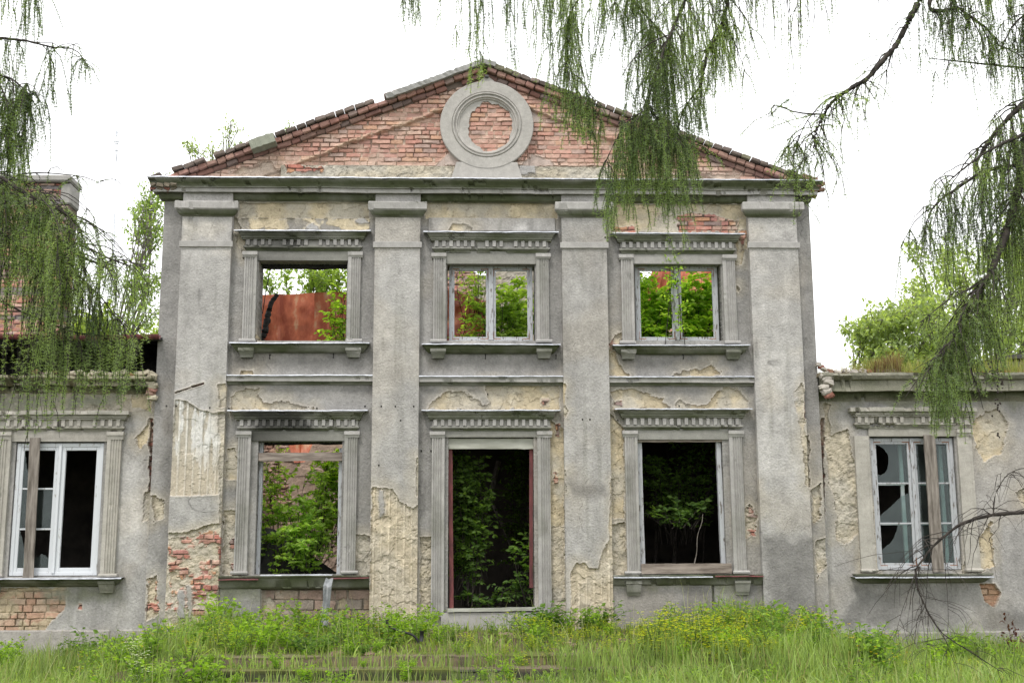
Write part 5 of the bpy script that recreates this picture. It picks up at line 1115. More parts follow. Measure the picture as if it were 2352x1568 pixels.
# continuous fringe along the top edge
LR.limb([(2560, -260, 8.3, .4), (2360, -110, 8.2, .55), (2280, -70, 8.2, .6), (2200, -60, 8.2, .55), (2120, -60, 8.3, .4)], .012, .004, True, branchlets=10, blen=.3, dens=1.3, cone=.1, sub=2, spread=.12, needle_on=.7)
LR.limb([(2500, -60, 8.3, .4), (2380, 10, 8.2, .55), (2320, 60, 8.2, .5), (2290, 120, 8.2, .35)], .012, .004, True, branchlets=12, blen=.25, dens=1.2, cone=.06, sub=2, spread=.12, needle_on=.85)
LR.limb([(2000, -200, 8.4, .2), (1900, -90, 8.4, .42), (1800, -70, 8.4, .45), (1700, -60, 8.4, .42)], .008, .003, True, branchlets=6, blen=.2, dens=.8, cone=.1, sub=1, spread=.1, needle_on=.6)
LR.limb([(1720, -160, 8.5, .2), (1600, -70, 8.5, .5), (1480, -70, 8.5, .6), (1380, -60, 8.5, .6), (1270, -60, 8.5, .5)], .010, .004, True, branchlets=12, blen=.25, dens=1.3, cone=.05, sub=2, spread=.14)
# cone-bearing almost bare twigs
LR.limb([(2100, -250, E_, .2), (2000, -80, E_, .55), (1900, -60, E_, .70), (1800, -60, E_, .66), (1750, -60, E_, .5)], .010, .005, True, branchlets=6, blen=.2, dens=.85, cone=.8, sub=1, spread=.1, needle_on=.12)
LR.add_cones(96)
# dead bough low on the right
db = LR.limb([(2700, 1130, 8.0, .0), (2500, 1160, 8.0, .2), (2352, 1178, 8.0, .22), (2270, 1188, 8.0, .22), (2210, 1208, 8.0, .2), (2160, 1240, 8.0, .2), (2120, 1285, 8.0, .2), (2102, 1310, 8.0, .15)], .016, .006, True, branchlets=30, blen=.34, dens=.42, sub=1, spread=.35, needle_on=0, thin=1)
db2 = LR.limb([(2102, 1305, 8.0, .12), (2108, 1350, 8.0, .12), (2135, 1410, 8.0, .12), (2175, 1460, 8.0, .1), (2250, 1510, 8.0, .04), (2300, 1540, 8.0, .0)], .007, .002, True, branchlets=20, blen=.24, dens=.36, sub=1, spread=.3, needle_on=0, thin=1)
db3 = LR.limb([(2280, 1186, 8.0, .1), (2290, 1120, 8.0, .16), (2330, 1080, 8.1, .16), (2420, 1070, 8.2, .1)], .004, .002, True, branchlets=14, blen=.26, dens=.35, sub=1, spread=.3, needle_on=0, thin=1)
for o in (db, db2, db3): o.name = 'dead_limb'; o['label'] = 'bare dead grey limb hanging before the right window'
# left tree
lt = empty('weeping_larch', (-4.9, 8.2, -1.6), 'weeping larch on the far left veiling the brick chimney and burnt eave', 'tree')
trunk(lt, -4.9, 8.2, 9, .25, 6)
LL = Larch(lt, 21); A = 8.0; DS[0] = .80
LL.limb([(-500, -60, A, .1), (-100, 80, A, .3), (0, 88, A, .42), (60, 92, A, .45), (110, 106, A, .40), (170, 112, A, .22), (205, 150, A, .05)], .014, .002, True, branchlets=8, blen=.22, dens=.9, sub=2, cone=.03, spread=.14)
LL.limb([(-300, -200, A, .1), (-80, -60, A, .3), (20, -50, A, .34), (70, -40, A, .4), (110, -60, A, .24)], .012, .003, True, branchlets=8, blen=.2, dens=.8, sub=1, spread=.12)
LL.limb([(-300, 150, A, .1), (-60, 170, A, .5), (0, 180, A, .5), (40, 200, A, .4), (70, 235, A, .25)], .012, .003, True, branchlets=12, blen=.25, dens=1.3, sub=2, spread=.14)
LL.limb([(-300, 250, A, .1), (-60, 290, A, .4), (0, 300, A, .35), (40, 330, A, .2)], .010, .003, True, branchlets=8, blen=.2, dens=1.2, sub=1, spread=.12)
DS[0] = .33
LL.limb([(-400, 330, A, .3), (-80, 390, A, .4), (0, 420, A, .40), (50, 465, A, .42), (95, 520, A, .42), (150, 560, A, .45), (200, 590, A, .40), (240, 600, A, .35)], .030, .006, True, branchlets=34, blen=.42, dens=1.35, sub=2, spread=.2)
LL.limb([(-300, 360, A - .2, .3), (-40, 395, A - .2, .40), (50, 440, A - .2, .36), (110, 470, A - .2, .34), (165, 500, A - .2, .32), (190, 540, A - .2, .28)], .016, .004, True, branchlets=30, blen=.36, dens=1.45, sub=2, spread=.2)
LL.limb([(0, 440, A, .3), (40, 402, A, .12), (120, 398, A, .12), (190, 405, A, .12), (235, 425, A, .05)], .006, .002, True, branchlets=6, blen=.16, dens=.9, sub=1, spread=.16)
LL.limb([(180, 560, A, .3), (245, 592, A, .38), (290, 608, A, .36), (310, 612, A, .2), (350, 660, A, .04)], .008, .002, True, branchlets=9, blen=.2, dens=1.2, sub=2, spread=.12)
LL.limb([(-200, 480, A, .8), (0, 540, A, .95), (60, 600, A, .9), (110, 640, A, .75), (150, 670, A, .6)], .012, .004, True, branchlets=16, blen=.3, dens=1.0, sub=1, cone=.04, spread=.16, needle_on=.45)
LL.limb([(120, 560, A, .6), (190, 640, A, .6), (240, 690, A, .48), (275, 740, A, .32)], .008, .003, True, branchlets=14, blen=.25, dens=1.6, sub=2, spread=.14)
LL.limb([(-100, 640, A, .7), (20, 700, A, .65), (110, 740, A, .42), (190, 765, A, .34), (270, 770, A, .26)], .007, .003, True, branchlets=10, blen=.2, dens=1.1, sub=2, spread=.12)
LL.add_cones(30)

# ---------------------------------------------------------------- leafy trees behind
def leafy_tree(name, base, clumps, label, lsize, per, c0, c1, seed, group=None, trunk_r=.2, dens_r=None, cat='tree', tr=1.):
    """clumps: (px, py, Y, radius m) ; limbs from the trunk into each clump, leaves on twigs inside"""
    r = np.random.default_rng(seed); root = empty(name, base, label, cat, group); b = MB(); bx, by, bz = base
    cs = [(pt(px, py, Y), R_) for px, py, Y, R_ in clumps]; top = max(c[0][2] for c in cs); cxm = np.mean([c[0] for c in cs], 0)
    fork = np.array([lerp(bx, cxm[0], .25), lerp(by, cxm[1], .25), lerp(bz, min(c[0][2] for c in cs), .8)])
    tp = polyline([(bx, by, bz), lerp(np.array(base), fork, .5) + r.normal(0, .06, 3), fork], 10); b.tube(tp, np.linspace(trunk_r, trunk_r * .7, 10), 9, c=.05)
    b.build('trunk', M_BARK, root, smooth=True); b = MB(); P = []; Dv = []
    for c, R_ in cs:
        mid = lerp(fork, c, .5) + r.normal(0, .15, 3) * (1, 1, .5); L = polyline([fork, mid, c], 10); b.tube(L, np.linspace(trunk_r * .22, .008, 10), 5, c=.05, cap=False)
        for k in range(int(per)):
            d = r.normal(0, 1, 3); d /= np.linalg.norm(d); ln = R_ * r.uniform(.5, 1.15); s0 = L[r.integers(6, 10)]; e = c + d * ln * np.array((1, 1, .8)); tw = polyline([s0, lerp(s0, e, .5) + r.normal(0, .05 * R_, 3), e], 8)
            b.tube(tw, np.linspace(.010, .003, 8), 3, c=.05, cap=False)
            nl = int(14); f = r.uniform(.35, 1.0, nl) * 6.99; i = f.astype(int); pp = tw[i] + (tw[i + 1] - tw[i]) * (f - i)[:, None]; dd = r.normal(0, 1, (nl, 3)); dd[:, 2] -= .3
            P.append(pp + r.normal(0, lsize * .6, (nl, 3))); Dv.append(dd + d * .5)
    b.build('branches', M_TWIG, root); P = np.vstack(P); Dv = np.vstack(Dv)
    V, Q, T, c = leaves(P, Dv, lsize, r=r, c0=c0, c1=c1); npmesh('crown', V, Q, M_LEAF, root, c, T=T)
    return root
def scatter(poly, n, Y, dy, Rr, seed):
    r = np.random.default_rng(seed); P = np.array(poly, float); o = []
    while len(o) < n:
        x = r.uniform(P[:, 0].min(), P[:, 0].max()); y = r.uniform(P[:, 1].min(), P[:, 1].max())
        if sdpoly(np.array([x]), np.array([y]), P)[0] > 0: o.append((x, y, Y + r.uniform(-dy, dy), Rr * r.uniform(.7, 1.3)))
    return o
G0, G1 = (.18, .235, .10), (.38, .46, .21)
leafy_tree('broadleaf_tree', (9.5, 33, -1.6), scatter([(1990, 720), (2060, 690), (2140, 650), (2200, 720), (2240, 850), (1960, 850), (1950, 740)], 54, 30, 2.5, .42, 1), 'pale green broadleaf tree rising behind the right wing roof', .13, 13, G0, G1, 5, 'trees behind the ruin', .22)
leafy_tree('broadleaf_tree', (15.0, 36, -1.6), scatter([(2240, 560), (2352, 470), (2480, 450), (2500, 850), (2200, 850), (2150, 700), (2100, 610), (2110, 570)], 56, 34, 3, .60, 2) + [(2095, 575, 33, .35), (2115, 655, 33, .35)], 'taller broadleaf tree with bare grey limbs at the right edge', .14, 12, G0, G1, 6, 'trees behind the ruin', .32)
leafy_tree('broadleaf_tree', (-7.5, 24.5, -1.6), scatter([(300, 560), (345, 420), (372, 440), (372, 790), (310, 700)], 14, 24, .8, .42, 3) + [(345, 440, 24, .3), (330, 480, 24, .25)], 'slender light green tree beside the left edge of the gable', .08, 12, (.15, .22, .08), (.30, .40, .14), 7, 'trees behind the ruin', .10)
leafy_tree('broadleaf_tree', (-12, 38, -1.6), scatter([(180, 740), (300, 720), (420, 740), (430, 850), (100, 850), (60, 780)], 16, 37, 2, .9, 4), 'rounded yellow green tree low behind the burnt eave', .2, 26, (.18, .24, .06), (.36, .44, .11), 8, 'trees behind the ruin', .2)
leafy_tree('broadleaf_tree', (-6.2, 27, -1.6), [(430, 325, 25, .28), (455, 340, 25, .25), (490, 330, 25, .25), (545, 300, 25, .4), (550, 330, 25, .28), (530, 280, 25, .2), (665, 288, 25, .15), (380, 400, 25, .22)], 'topmost thin sprigs of a tree showing above the left gable slope', .07, 7, (.20, .26, .12), (.34, .42, .18), 9, 'trees behind the ruin', .12)
leafy_tree('broadleaf_tree', (-4.0, 27, -1.6), scatter([(600, 605), (640, 610), (800, 600), (830, 700), (700, 670), (600, 660)], 12, 25.5, .8, .30, 5), 'leafy tree seen through the empty upper left window', .10, 14, (.15, .22, .06), (.32, .43, .11), 10, 'trees behind the ruin', .10)
for k, (x, y, h) in enumerate(((-22, 60, 5), (22, 62, 6), (1.5, 34, 4.2), (30, 48, 8))):
    r = np.random.default_rng(70 + k); cl = [(0, 0, 0, 0)]; root = empty('broadleaf_tree', (x, y, -1.6), ('distant tree behind the left wing', 'distant tree behind the right wing', 'dark tree right behind the ruined house', 'tall distant tree far right')[k] + ' with dense green crown', 'tree', 'trees behind the ruin')
    b = MB(); b.tube([(x, y, -1.6), (x + .1, y, h * .5), (x, y, h)], [.35, .25, .08], 8, c=.05); b.build('trunk', M_BARK, root)
    n = 5200; d = r.normal(0, 1, (n, 3)); d /= np.linalg.norm(d, axis=1)[:, None]; rad = r.uniform(.5, 1, n)[:, None] ** .5; lump = 1 + .25 * fbm(d[:, 0] * 2 + d[:, 1], d[:, 2] * 2, 1.5, 80 + k, 3)[:, None]
    P = np.array((x, y, h * .55)) + d * rad * lump * np.array((h * .62, h * .5, h * .55)); V, Q, T, c = leaves(P, d, .3, r=r, c0=(.05, .09, .02), c1=(.14, .22, .05)); npmesh('crown', V, Q, M_LEAF, root, c, T=T)

# ---------------------------------------------------------------- shrubs inside the ruin
def shrub(boxpx, Y, dy, nst, label, lsize, nl, c0, c1, seed, basepy, name='shrub', group='shrubs growing inside the ruin', lean=0., spr=.35, width=.52):
    """boxpx: list of (px, py) tips area polygon; stems rise from basepy"""
    r = np.random.default_rng(seed); tips = scatter(boxpx, nst, Y, dy, 1, seed + 1); bx = np.mean([t[0] for t in tips]); base = pt(bx, basepy, Y); root = empty(name, tuple(base), label, 'shrub', group)
    b = MB(); P = []; Dv = []
    for px, py, Yt, _ in tips:
        e = pt(px, py, Yt); s0 = base + np.array((r.normal(0, .12) + (e[0] - base[0]) * .45, r.normal(0, .1), 0)); s0 = lerp(s0, e, r.uniform(0, .35)) if r.random() < .7 else s0
        c = polyline([s0, lerp(s0, e, .55) + r.normal(0, .07, 3), e], 12); b.tube(c, np.linspace(.007, .0025, 12), 5, c=.05, cap=False)
        L = np.linalg.norm(e - s0)
        for k in range(max(3, int(L * 9))):
            i = r.integers(3, 12); d = r.normal(0, 1, 3); d[2] = abs(d[2]) * .5; d /= np.linalg.norm(d); l2 = r.uniform(.1, spr); tw = polyline([c[i], c[i] + d * l2 * .5 + (0, 0, .02), c[i] + d * l2], 6); b.tube(tw, np.linspace(.004, .0015, 6), 3, c=.05, cap=False)
            f = np.linspace(.1, 1, nl) * 4.99; j = f.astype(int); pp = tw[j] + (tw[j + 1] - tw[j]) * (f - j)[:, None]
            sdv = np.cross(d, (0, 0, 1)); sg = np.where(np.arange(nl) % 2, 1, -1)[:, None]; dd = d * .6 + sdv * sg * .9 + r.normal(0, .3, (nl, 3)) + (0, 0, -.15); P.append(pp); Dv.append(dd)
    b.build('stem', M_BARK, root); P = np.vstack(P); Dv = np.vstack(Dv); V, Q, T, c = leaves(P, Dv, lsize, r=r, c0=c0, c1=c1, width=width); npmesh('foliage', V, Q, M_LEAF, root, c, T=T); return root
B0, B1 = (.20, .34, .035), (.44, .62, .09)
shrub([(740, 700), (800, 640), (810, 780), (750, 782), (745, 740)], W + .7, .12, 14, 'bright shrub spray in the empty upper left window', .10, 6, B0, B1, 31, 830)
shrub([(1130, 640), (1240, 620), (1240, 790), (1100, 790), (1060, 775)], W + 1.2, .35, 34, 'dense green shrub filling the middle upper window', .12, 10, (.20, .31, .06), (.42, .56, .14), 32, 850)
shrub([(1040, 600), (1130, 610), (1125, 690), (1080, 680)], W + 1.4, .3, 12, 'leafy sprays across the top of the middle upper window', .08, 6, (.20, .31, .06), (.42, .56, .14), 33, 800)
shrub([(1040, 730), (1065, 740), (1060, 790), (1040, 790)], W + .8, .1, 3, 'little sprout low in the middle upper window', .08, 6, B0, B1, 34, 810)
shrub([(1462, 635), (1500, 625), (1550, 625), (1550, 790), (1462, 790)], W + .8, .25, 36, 'lime green shrub behind the left sash of the right upper window', .125, 10, B0, B1, 35, 850)
shrub([(1550, 650), (1600, 640), (1650, 640), (1650, 790), (1550, 790)], W + .9, .3, 34, 'lime green shrub behind the right sash of the right upper window', .125, 10, B0, B1, 36, 850)
shrub([(1525, 585), (1545, 560), (1560, 600), (1560, 680), (1530, 640)], W - .05, .05, 5, 'shoot poking out between the sashes of the right upper window', .075, 5, B0, B1, 37, 800, spr=.22)
shrub([(600, 1090), (680, 1080), (770, 1090), (785, 1200), (740, 1260), (640, 1290), (595, 1240)], W + .9, .4, 34, 'leafy shrub crowding the lower left window opening', .095, 11, (.20, .33, .06), (.46, .62, .15), 38, 1340)
shrub([(740, 1040), (790, 1030), (790, 1120), (730, 1100)], W + 1.9, .3, 16, 'light green sprays at the right side of the lower left window', .09, 9, B0, B1, 39, 1300)
shrub([(590, 1040), (640, 1020), (650, 1040), (610, 1100)], W + 2.2, .3, 6, 'small sprays at the top of the lower left window', .07, 6, B0, B1, 40, 1250)
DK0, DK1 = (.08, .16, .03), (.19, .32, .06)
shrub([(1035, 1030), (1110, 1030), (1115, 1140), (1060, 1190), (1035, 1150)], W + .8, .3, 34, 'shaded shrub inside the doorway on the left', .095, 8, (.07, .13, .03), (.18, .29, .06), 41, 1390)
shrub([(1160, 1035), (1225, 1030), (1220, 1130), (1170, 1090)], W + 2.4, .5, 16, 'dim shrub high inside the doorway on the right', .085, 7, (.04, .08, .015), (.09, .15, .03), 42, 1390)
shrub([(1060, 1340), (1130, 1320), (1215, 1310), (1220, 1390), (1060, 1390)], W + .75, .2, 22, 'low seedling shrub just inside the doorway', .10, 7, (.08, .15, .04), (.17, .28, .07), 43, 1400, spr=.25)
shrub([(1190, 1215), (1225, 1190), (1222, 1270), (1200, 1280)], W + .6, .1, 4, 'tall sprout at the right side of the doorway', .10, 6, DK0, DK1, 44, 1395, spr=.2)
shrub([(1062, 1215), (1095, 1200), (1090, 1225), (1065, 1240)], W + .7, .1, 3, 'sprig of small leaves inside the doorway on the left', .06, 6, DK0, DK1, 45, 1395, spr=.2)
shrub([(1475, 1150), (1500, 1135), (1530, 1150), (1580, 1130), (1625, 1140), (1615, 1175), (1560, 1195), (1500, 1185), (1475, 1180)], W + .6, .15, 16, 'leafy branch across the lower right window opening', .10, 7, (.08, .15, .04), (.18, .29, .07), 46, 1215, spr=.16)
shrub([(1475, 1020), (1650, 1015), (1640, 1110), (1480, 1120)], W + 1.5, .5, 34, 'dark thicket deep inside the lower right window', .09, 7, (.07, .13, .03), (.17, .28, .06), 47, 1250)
for k, (px, py0, py1, rr_) in enumerate(((1545, 1320, 1030, .05), (1500, 1320, 1040, .03), (1610, 1320, 1060, .02))):
    b = MB(); P = [pt(px, py0 + 40, W + 2.2), pt(px + 8, (py0 + py1) / 2, W + 2.3), pt(px - 15, py1 - 30, W + 2.4)]; b.tube(polyline(P, 10), np.linspace(rr_, rr_ * .6, 10), 6, c=.05); o = b.build('sapling_trunk', M_BARK, None); tag(o, 'slim dark sapling stem inside the lower right window', 'sapling', 'sapling stems in the lower right room')
b = MB(); b.tube(polyline([pt(1590, 1312, W + .2), pt(1600, 1270, W + .2), pt(1602, 1230, W + .2), pt(1612, 1200, W + .25), pt(1614, 1180, W + .25)], 14), np.linspace(.008, .004, 14), 5, c=.3); o = b.build('dry_vine', M_WOOD); tag(o, 'pale dry vine stem curving up in the lower right window', 'vine')

# ---------------------------------------------------------------- grass, weeds and flowers outside
def blades(n, fx, fy, h0, h1, seed, c0, c1, wd=.006, lean=.35, zoff=None, dry=.0, hm=None):
    r = np.random.default_rng(seed); x = fx(r, n); y = fy(r, n); z = gh(x, y) if zoff is None else zoff(x, y)
    h = r.uniform(h0, h1, n) * (1 + .7 * fbm(x, y, 1.3, seed, 3)) * (1 + .4 * fbm(x, y, 5, seed + 1, 2)) * (hm(x, y) if hm else 1); a = r.uniform(0, 2 * np.pi, n); l = lean * h * r.uniform(.1, 1.3, n); b_ = r.uniform(0, 2 * np.pi, n)
    W_ = np.stack([np.cos(a), np.sin(a), a * 0], -1) * wd; L = np.stack([np.cos(b_) * l, np.sin(b_) * l, a * 0], -1); B = np.stack([x, y, z - .01], -1); up = np.array((0, 0, 1.)) * h[:, None]
    V = np.stack([B - W_, B + W_, B + up * .4 + L * .18 - W_ * .8, B + up * .4 + L * .18 + W_ * .8, B + up * .78 + L * .6 - W_ * .55, B + up * .78 + L * .6 + W_ * .55, B + up * (1 - .15 * (l / h)[:, None]) + L * 1.1], 1)
    k = np.arange(n)[:, None] * 7; Q = np.concatenate([k + np.array([[0, 1, 3, 2]]), k + np.array([[2, 3, 5, 4]])]); T = k + np.array([[4, 5, 6]])
    u = np.clip(.5 + .6 * fbm(x, y, 1.8, seed + 4, 3) + r.normal(0, .22, n), 0, 1)[:, None]; c = lerp(np.array(c0), np.array(c1), u); dr = (r.random((n, 1)) < dry); c = np.where(dr, np.array((.30, .27, .13)), c) * r.uniform(.8, 1.2, (n, 1))
    return V.reshape(-1, 3), Q, T, np.repeat(c, 7, 0)
class Foliage:
    def __init__(s): s.v, s.q, s.t, s.c, s.n = [], [], [], [], 0
    def add(s, V, Q, T, c): s.v.append(V); s.q.append(Q + s.n); s.t.append(T + s.n); s.c.append(c); s.n += len(V)
    def build(s, name, mat, parent=None): return npmesh(name, np.vstack(s.v), np.vstack(s.q), mat, parent, np.vstack(s.c), T=np.vstack(s.t))
U = lambda a, b_: (lambda r, n: r.uniform(a, b_, n))
fo = Foliage(); g0, g1 = (.13, .19, .055), (.34, .45, .14)
fo.add(*blades(26000, U(-7, 7.2), U(11.3, 14.85), .12, .36, 1, g0, g1, dry=.10, lean=.6, wd=.007, hm=lambda x, y: 1 - .72 * sstep(13.2, 13.9, y) * sstep(TX0 - .6, TX0 + .2, x) * sstep(1.2, .2, x)))
fo.add(*blades(9000, U(-9, TX0 + .4), U(14.5, 19.4), .15, .42, 2, g0, g1, dry=.06))
fo.add(*blades(11000, U(TX1 - .6, 9.5), U(14.5, 19.4), .15, .40, 3, g0, g1, dry=.06))
fo.add(*blades(6000, U(TX0, TX1), U(15.6, 19.3), .04, .17, 4, (.11, .17, .035), (.27, .36, .08), dry=.14, wd=.005))
fo.add(*blades(1800, U(TX0, TX1), U(14.75, 15.7), .05, .24, 5, g0, g1, dry=.1, zoff=lambda x, y: np.where(y < 15.1, -1.31, -1.16) + 0 * x))
fo.add(*blades(2200, U(1.0, TX1 + .5), U(14.6, 15.6), .12, .36, 15, g0, g1, dry=.1, zoff=lambda x, y: np.where(y < 15.1, -1.31, -1.16) + 0 * x))
fo.add(*blades(5200, U(-7, 7.2), U(11.8, 14.8), .10, .30, 21, (.12, .20, .05), (.33, .44, .14), wd=.013, lean=.8, hm=lambda x, y: 1 - .6 * sstep(13.2, 13.9, y) * sstep(TX0 - .6, TX0 + .2, x) * sstep(1.2, .2, x)))
fo.add(*blades(700, U(-8, 8.5), U(12.3, 18.5), .34, .56, 22, (.30, .32, .16), (.44, .44, .26), wd=.0035, lean=.35))
fo.add(*blades(2600, U(TX0 - 3, TX1 + 3), U(15.2, 19.2), .05, .16, 23, (.13, .21, .04), (.36, .46, .12), wd=.016, lean=1.1))
o = fo.build('grass', M_GRASS); tag(o, 'tall uncut grass over the lawn and terrace before the ruin', 'grass', kind='stuff')
fo = Foliage(); rz = lambda x, y: zwr + .03 + 0 * x
fo.add(*blades(3200, U(XR + .7, XR + 4.6), lambda r, n: r.uniform(WY - .30, WY + .5, n), .14, .40, 6, (.13, .17, .04), (.28, .32, .09), wd=.004, dry=.35, lean=.25, zoff=rz))
fo.add(*blades(300, U(XR + .05, XR + .9), lambda r, n: r.uniform(WY - .3, WY + .6, n), .10, .32, 7, (.2, .17, .1), (.32, .28, .16), wd=.003, dry=.7, lean=.2, zoff=rz))
fo.add(*blades(700, U(XR + .85, XR + 1.35), lambda r, n: r.uniform(WY - .3, WY + .1, n), .14, .32, 8, (.13, .08, .05), (.26, .18, .1), wd=.004, dry=.3, lean=.5, zoff=rz))
fo.add(*blades(900, U(XR + 1.0, XR + 5.0), lambda r, n: r.uniform(WY - .28, WY + .1, n), .02, .08, 9, (.20, .10, .06), (.30, .17, .09), wd=.005, dry=.2, lean=.9, zoff=rz))
o = fo.build('roof_grass', M_GRASS); tag(o, 'dry tufty grass growing on the right wing cornice', 'grass', kind='stuff')

# prototypes of the weeds, copied one by one
def plant_proto(name, seed, h, nst, leaf, nleaf, c0, c1, flower=None, fl_n=0, fl_c=None, width=.55, spread=.25, fl_s=.012):
    r = np.random.default_rng(seed); root = bpy.data.objects.new(name, None); COL.objects.link(root); root.empty_display_size = .1; b = MB(); P = []; Dv = []; F_ = []
    for k in range(nst):
        a = r.uniform(0, 2 * np.pi); s_ = spread * r.uniform(.1, 1); hh = h * r.uniform(.55, 1.1); c = polyline([(0, 0, 0), (math.cos(a) * s_ * .4, math.sin(a) * s_ * .4, hh * .55), (math.cos(a) * s_, math.sin(a) * s_, hh)], 9); b.tube(c, np.linspace(.004, .002, 9), 4, c=.1, cap=False)
        f = r.uniform(.15, .98, nleaf) * 7.99; i = f.astype(int); pp = c[i] + (c[i + 1] - c[i]) * (f - i)[:, None]; an = r.uniform(0, 2 * np.pi, nleaf); dd = np.stack([np.cos(an), np.sin(an), r.uniform(-.1, .6, nleaf)], -1)
        tw = pp + dd * leaf * r.uniform(.0, .8, (nleaf, 1)); P.append(tw); Dv.append(dd)
        for q in range(fl_n): F_.append(c[-1] + r.normal(0, 1, 3) * (.05, .05, .02) - (0, 0, r.uniform(0, .12) if flower != 'umbel' else 0))
    P = np.vstack(P); Dv = np.vstack(Dv); V, Q, T, c = leaves(P, Dv, leaf, r=r, c0=c0, c1=c1, width=width)
    b.build('stem', M_STEM, root); npmesh('foliage', V, Q, M_LEAF, root, c, T=T)
    if F_:
        F_ = np.array(F_); n = len(F_) * 4; FP = np.repeat(F_, 4, 0); an = np.tile(np.arange(4) * np.pi / 2, len(F_)) + r.uniform(0, 1, n); dd = np.stack([np.cos(an), np.sin(an), an * 0 + .25], -1)
        V, Q, T, c = leaves(FP, dd, fl_s, r=r, c0=fl_c, c1=fl_c, width=.9, nrm=np.tile((0, 0, 1.), (n, 1))); tag(npmesh('flowers', V, Q, M_PETAL, root, c, T=T), kind='stuff')
    return root
M_STEM = noisemat('green_stem', (.06, .10, .025), (.12, .17, .05), 20., .6, .1, .001)
M_PETAL = leafmat('petals', .3, .5, .2)
kinds = {
 'celandine': [plant_proto('celandine_plant', 900 + i, .40, 8, .050, 20, (.12, .21, .04), (.28, .42, .08), 'y', 2, (.75, .55, .02), .75, .24, .016) for i in range(3)],
 'spurge': [plant_proto('yellow_spurge', 920 + i, .34, 9, .030, 20, (.15, .24, .05), (.32, .42, .08), 'y', 7, (.62, .62, .03), .3, .20, .019) for i in range(3)],
 'weed': [plant_proto('leafy_weed', 940 + i, .36, 8, .055, 22, (.15, .26, .03), (.34, .50, .07), None, 0, None, .6, .26) for i in range(3)],
 'dark': [plant_proto('nettle_plant', 960 + i, .36, 8, .060, 22, (.07, .14, .035), (.17, .28, .06), None, 0, None, .62, .26) for i in range(2)],
 'umbel': [plant_proto('cow_parsley', 980, .42, 3, .06, 8, (.07, .14, .03), (.15, .24, .05), 'umbel', 16, (.8, .8, .76), .4, .16, .013)],
 'goose': [plant_proto('foxtail_weed', 990 + i, .30, 9, .05, 12, (.12, .21, .04), (.28, .40, .08), None, 0, None, .35, .25) for i in range(2)]}
DESC = {'celandine': 'yellow flowered celandine', 'spurge': 'yellow headed spurge', 'weed': 'fresh green weed', 'dark': 'dark green nettle', 'umbel': 'white cow parsley', 'goose': 'narrow leaved weed'}
CATN = {'celandine': 'celandine', 'spurge': 'spurge', 'weed': 'weed', 'dark': 'nettle', 'umbel': 'cow parsley', 'goose': 'weed'}
used = {k: set() for k in kinds}; pr_ = random.Random(5)
def put(kind, px, Y, sc=1., z=None):
    P = kinds[kind]; i = pr_.randrange(len(P)); src = P[i]; x = xx(px, 1480, Y)
    if i not in used[kind]: o = src; used[kind].add(i)
    else:
        o = src.copy(); COL.objects.link(o)
        for ch in SRCCH[src.name]:
            c = ch.copy(); COL.objects.link(c); c.parent = o
    o.location = (x, Y, (float(gh(x, Y)) if z is None else z) - .01); o.rotation_euler = (0, 0, pr_.uniform(0, 6.28)); s_ = sc * pr_.choice((.45, .6, .75, .95, 1.25)); o.scale = (s_, s_, s_ * pr_.uniform(.85, 1.15))
    bins = ((240, 'before the left wing window'), (400, 'by the crack left of the gable'), (520, 'below the leftmost pilaster'), (620, 'under the lower left window left end'), (760, 'under the lower left window middle'), (870, 'under the lower left window right end'), (980, 'below the second pilaster'), (1120, 'before the left half of the doorway'),
            (1260, 'before the right half of the doorway'), (1400, 'below the third pilaster'), (1520, 'under the lower right window left end'), (1640, 'under the lower right window middle'), (1750, 'under the lower right window right end'), (1880, 'below the rightmost pilaster'), (2060, 'by the crack right of the gable'), (9999, 'before the right wing window'))
    plc = next(t for lim, t in bins if px < lim); dp = 'close to wall' if Y > 18.2 else 'back terrace' if Y > 17 else 'mid terrace' if Y > 15.6 else 'by the steps'
    if not (395 < px < 1880): dp = 'close to wall' if Y > 18.2 else 'on the bank' if Y > 16 else 'in front grass'
    lb = DESC[kind] + ' ' + plc + ', ' + dp; tag(o, lb, CATN[kind], lb)
    return o
SRCCH = {p.name: list(p.children) for P in kinds.values() for p in P}
def zone(kind, n, px0, px1, y0, y1, sc=1., zf=None):
    for _ in range(n):
        Y = pr_.uniform(y0, y1); put(kind, pr_.uniform(px0, px1), Y, sc, zf(Y) if zf else None)
zone('celandine', 40, 150, 560, 15.0, 18.7, 1.0); zone('weed', 34, 200, 640, 14.8, 18.6, 1.0); zone('goose', 44, 20, 640, 14.2, 18.8, 1.0); zone('spurge', 16, 300, 700, 15.6, 18.6, .8)
zone('weed', 10, 480, 640, 17.4, 19.0, 1.3); zone('dark', 6, 140, 250, 17.4, 18.9, 1.2); zone('umbel', 6, 300, 420, 14.5, 15.4, 1.0); zone('weed', 10, 0, 330, 17.2, 18.9, 1.1); zone('dark', 6, 2080, 2350, 17.4, 18.9, 1.0); zone('weed', 16, 1950, 2350, 15.2, 18.6, 1.0); zone('celandine', 16, 1980, 2350, 15.0, 18.0, .95); zone('spurge', 16, 1900, 2250, 14.8, 17., .8)
zone('weed', 26, 640, 1010, 15.8, 19.0, .9); zone('celandine', 26, 640, 1010, 16.4, 19.1, .9); zone('dark', 6, 700, 850, 15.7, 16.4, .9); zone('goose', 40, 640, 1250, 15.7, 19.0, .8); zone('spurge', 8, 640, 1200, 16, 18.8, .6)
zone('dark', 10, 1235, 1400, 18.0, 19.1, 1.1); zone('weed', 10, 1200, 1480, 17.0, 18.9, .8); zone('goose', 30, 1200, 1880, 15.7, 18.8, .8)
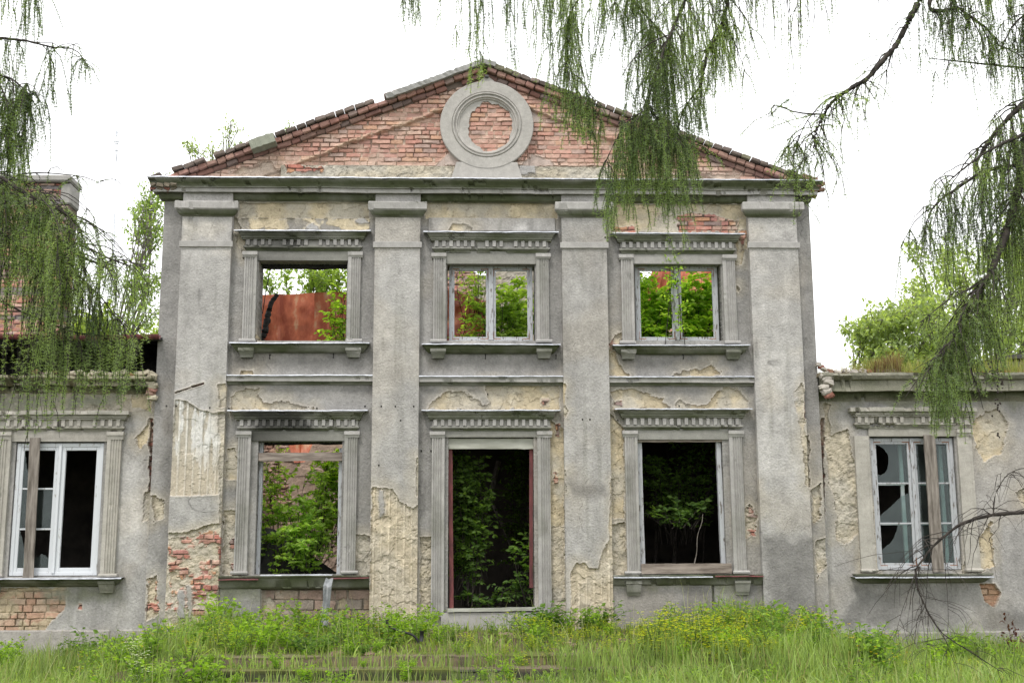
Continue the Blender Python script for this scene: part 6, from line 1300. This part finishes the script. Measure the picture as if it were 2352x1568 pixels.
zone('spurge', 26, 1200, 1500, 16.0, 18.8, .95); zone('spurge', 84, 1460, 1880, 15.0, 18.6, 1.1); zone('weed', 10, 1450, 1900, 15.0, 18.8, .8); zone('celandine', 24, 1560, 1870, 16.4, 19.0, 1.05); zone('dark', 8, 1740, 1880, 17.6, 19.0, 1.0)
zone('celandine', 26, 1860, 2060, 15.4, 18.7, 1.1); zone('dark', 12, 1860, 2020, 15.4, 18.0, 1.1); zone('goose', 40, 1500, 2350, 14.2, 18.6, 1.05); zone('spurge', 12, 1150, 1700, 15.3, 15.9, .7)
zone('weed', 22, 460, 1700, 14.75, 15.4, .55, lambda Y: -1.31 if Y < 15.1 else -1.165); zone('goose', 20, 60, 2300, 13.2, 14.6, .9); zone('weed', 60, 20, 2340, 12.6, 14.6, .7); zone('goose', 60, 20, 2340, 12.4, 14.6, .9); zone('celandine', 24, 20, 2300, 12.8, 14.6, .6)
for k, P in kinds.items():          # prototypes that were never placed
    for i, p in enumerate(P):
        if i not in used[k]:
            for ch in list(p.children): bpy.data.objects.remove(ch)
            bpy.data.objects.remove(p)
# black cable stub on the terrace
b = MB(); P = polyline([pt(888, 1428, 16.6), pt(900, 1441, 16.6), pt(925, 1450, 16.6), pt(945, 1456, 16.6), pt(957, 1466, 16.6), pt(962, 1478, 16.6)], 24); b.tube(P, .016, 8, c=.02)
b.tube([pt(968, 1472, 16.6), pt(969, 1448, 16.6)], .028, 8, c=.02); b.tube([pt(888, 1428, 16.6), pt(886, 1424, 16.6), pt(893, 1423, 16.6)], .014, 6, c=.02); o = b.build('cable_stub', M_RUB, smooth=True); tag(o, 'thick black cable curling up among the weeds before the door', 'cable')
# dry dark red sapling by the right wing
root = empty('red_leaved_sapling', tuple(pt(2325, 1500, 17.5)), 'dead sapling with wine red leaves at the far right', 'sapling'); r = np.random.default_rng(4); b = MB(); P = []; Dv = []
for px, py in ((2310, 1415), (2330, 1440), (2300, 1450), (2345, 1460), (2318, 1430), (2320, 1485)):
    c = polyline([pt(2325, 1510, 17.5), pt((px + 2325) / 2 + 3, (py + 1510) / 2, 17.5), pt(px, py, 17.5)], 8); b.tube(c, np.linspace(.007, .003, 8), 4, c=.1)
    i = r.integers(2, 8, 16); P.append(c[i] + r.normal(0, .03, (16, 3))); Dv.append(r.normal(0, 1, (16, 3)) - (0, 0, .6))
b.build('stem', M_WOOD, root); V, Q, T, c = leaves(np.vstack(P), np.vstack(Dv), .07, r=r, c0=(.06, .02, .02), c1=(.13, .05, .045)); npmesh('foliage', V, Q, M_LEAF, root, c, T=T)
# loose rubble on the terrace and by the wings
r = np.random.default_rng(9)
for k in range(44):
    b = MB(); Y = r.uniform(15.7, 18.9); px = r.uniform(640, 1700); 
    if k > 35: px = r.choice((r.uniform(20, 240), r.uniform(2250, 2350))); Y = r.uniform(18.3, 18.9)
    x = xx(px, 1470, Y); s_ = r.uniform(.03, .09); M = Matrix.Translation((x, Y, float(gh(x, Y)) + s_ * .2)) @ Matrix.Rotation(r.uniform(0, 3), 4, 'Z') @ Matrix.Rotation(r.normal(0, .2), 4, 'X')
    pale = px < 300 or px > 2200
    b.box(-s_, s_, -s_ * .7, s_ * .7, -s_ * .35, s_ * .35, c=(.40, .36, .29) if pale else (.24, .17, .13), jit=s_ * .1, bev=s_ * .2, M=M); o = b.build('rubble_stone', M_PL)
    lb = ('pale mortar lump lying by the left wing plinth' if px < 300 else 'pale mortar lump lying by the right wing plinth') if pale else 'broken reddish stone lying among weeds on the terrace'; tag(o, lb, 'rubble', lb)
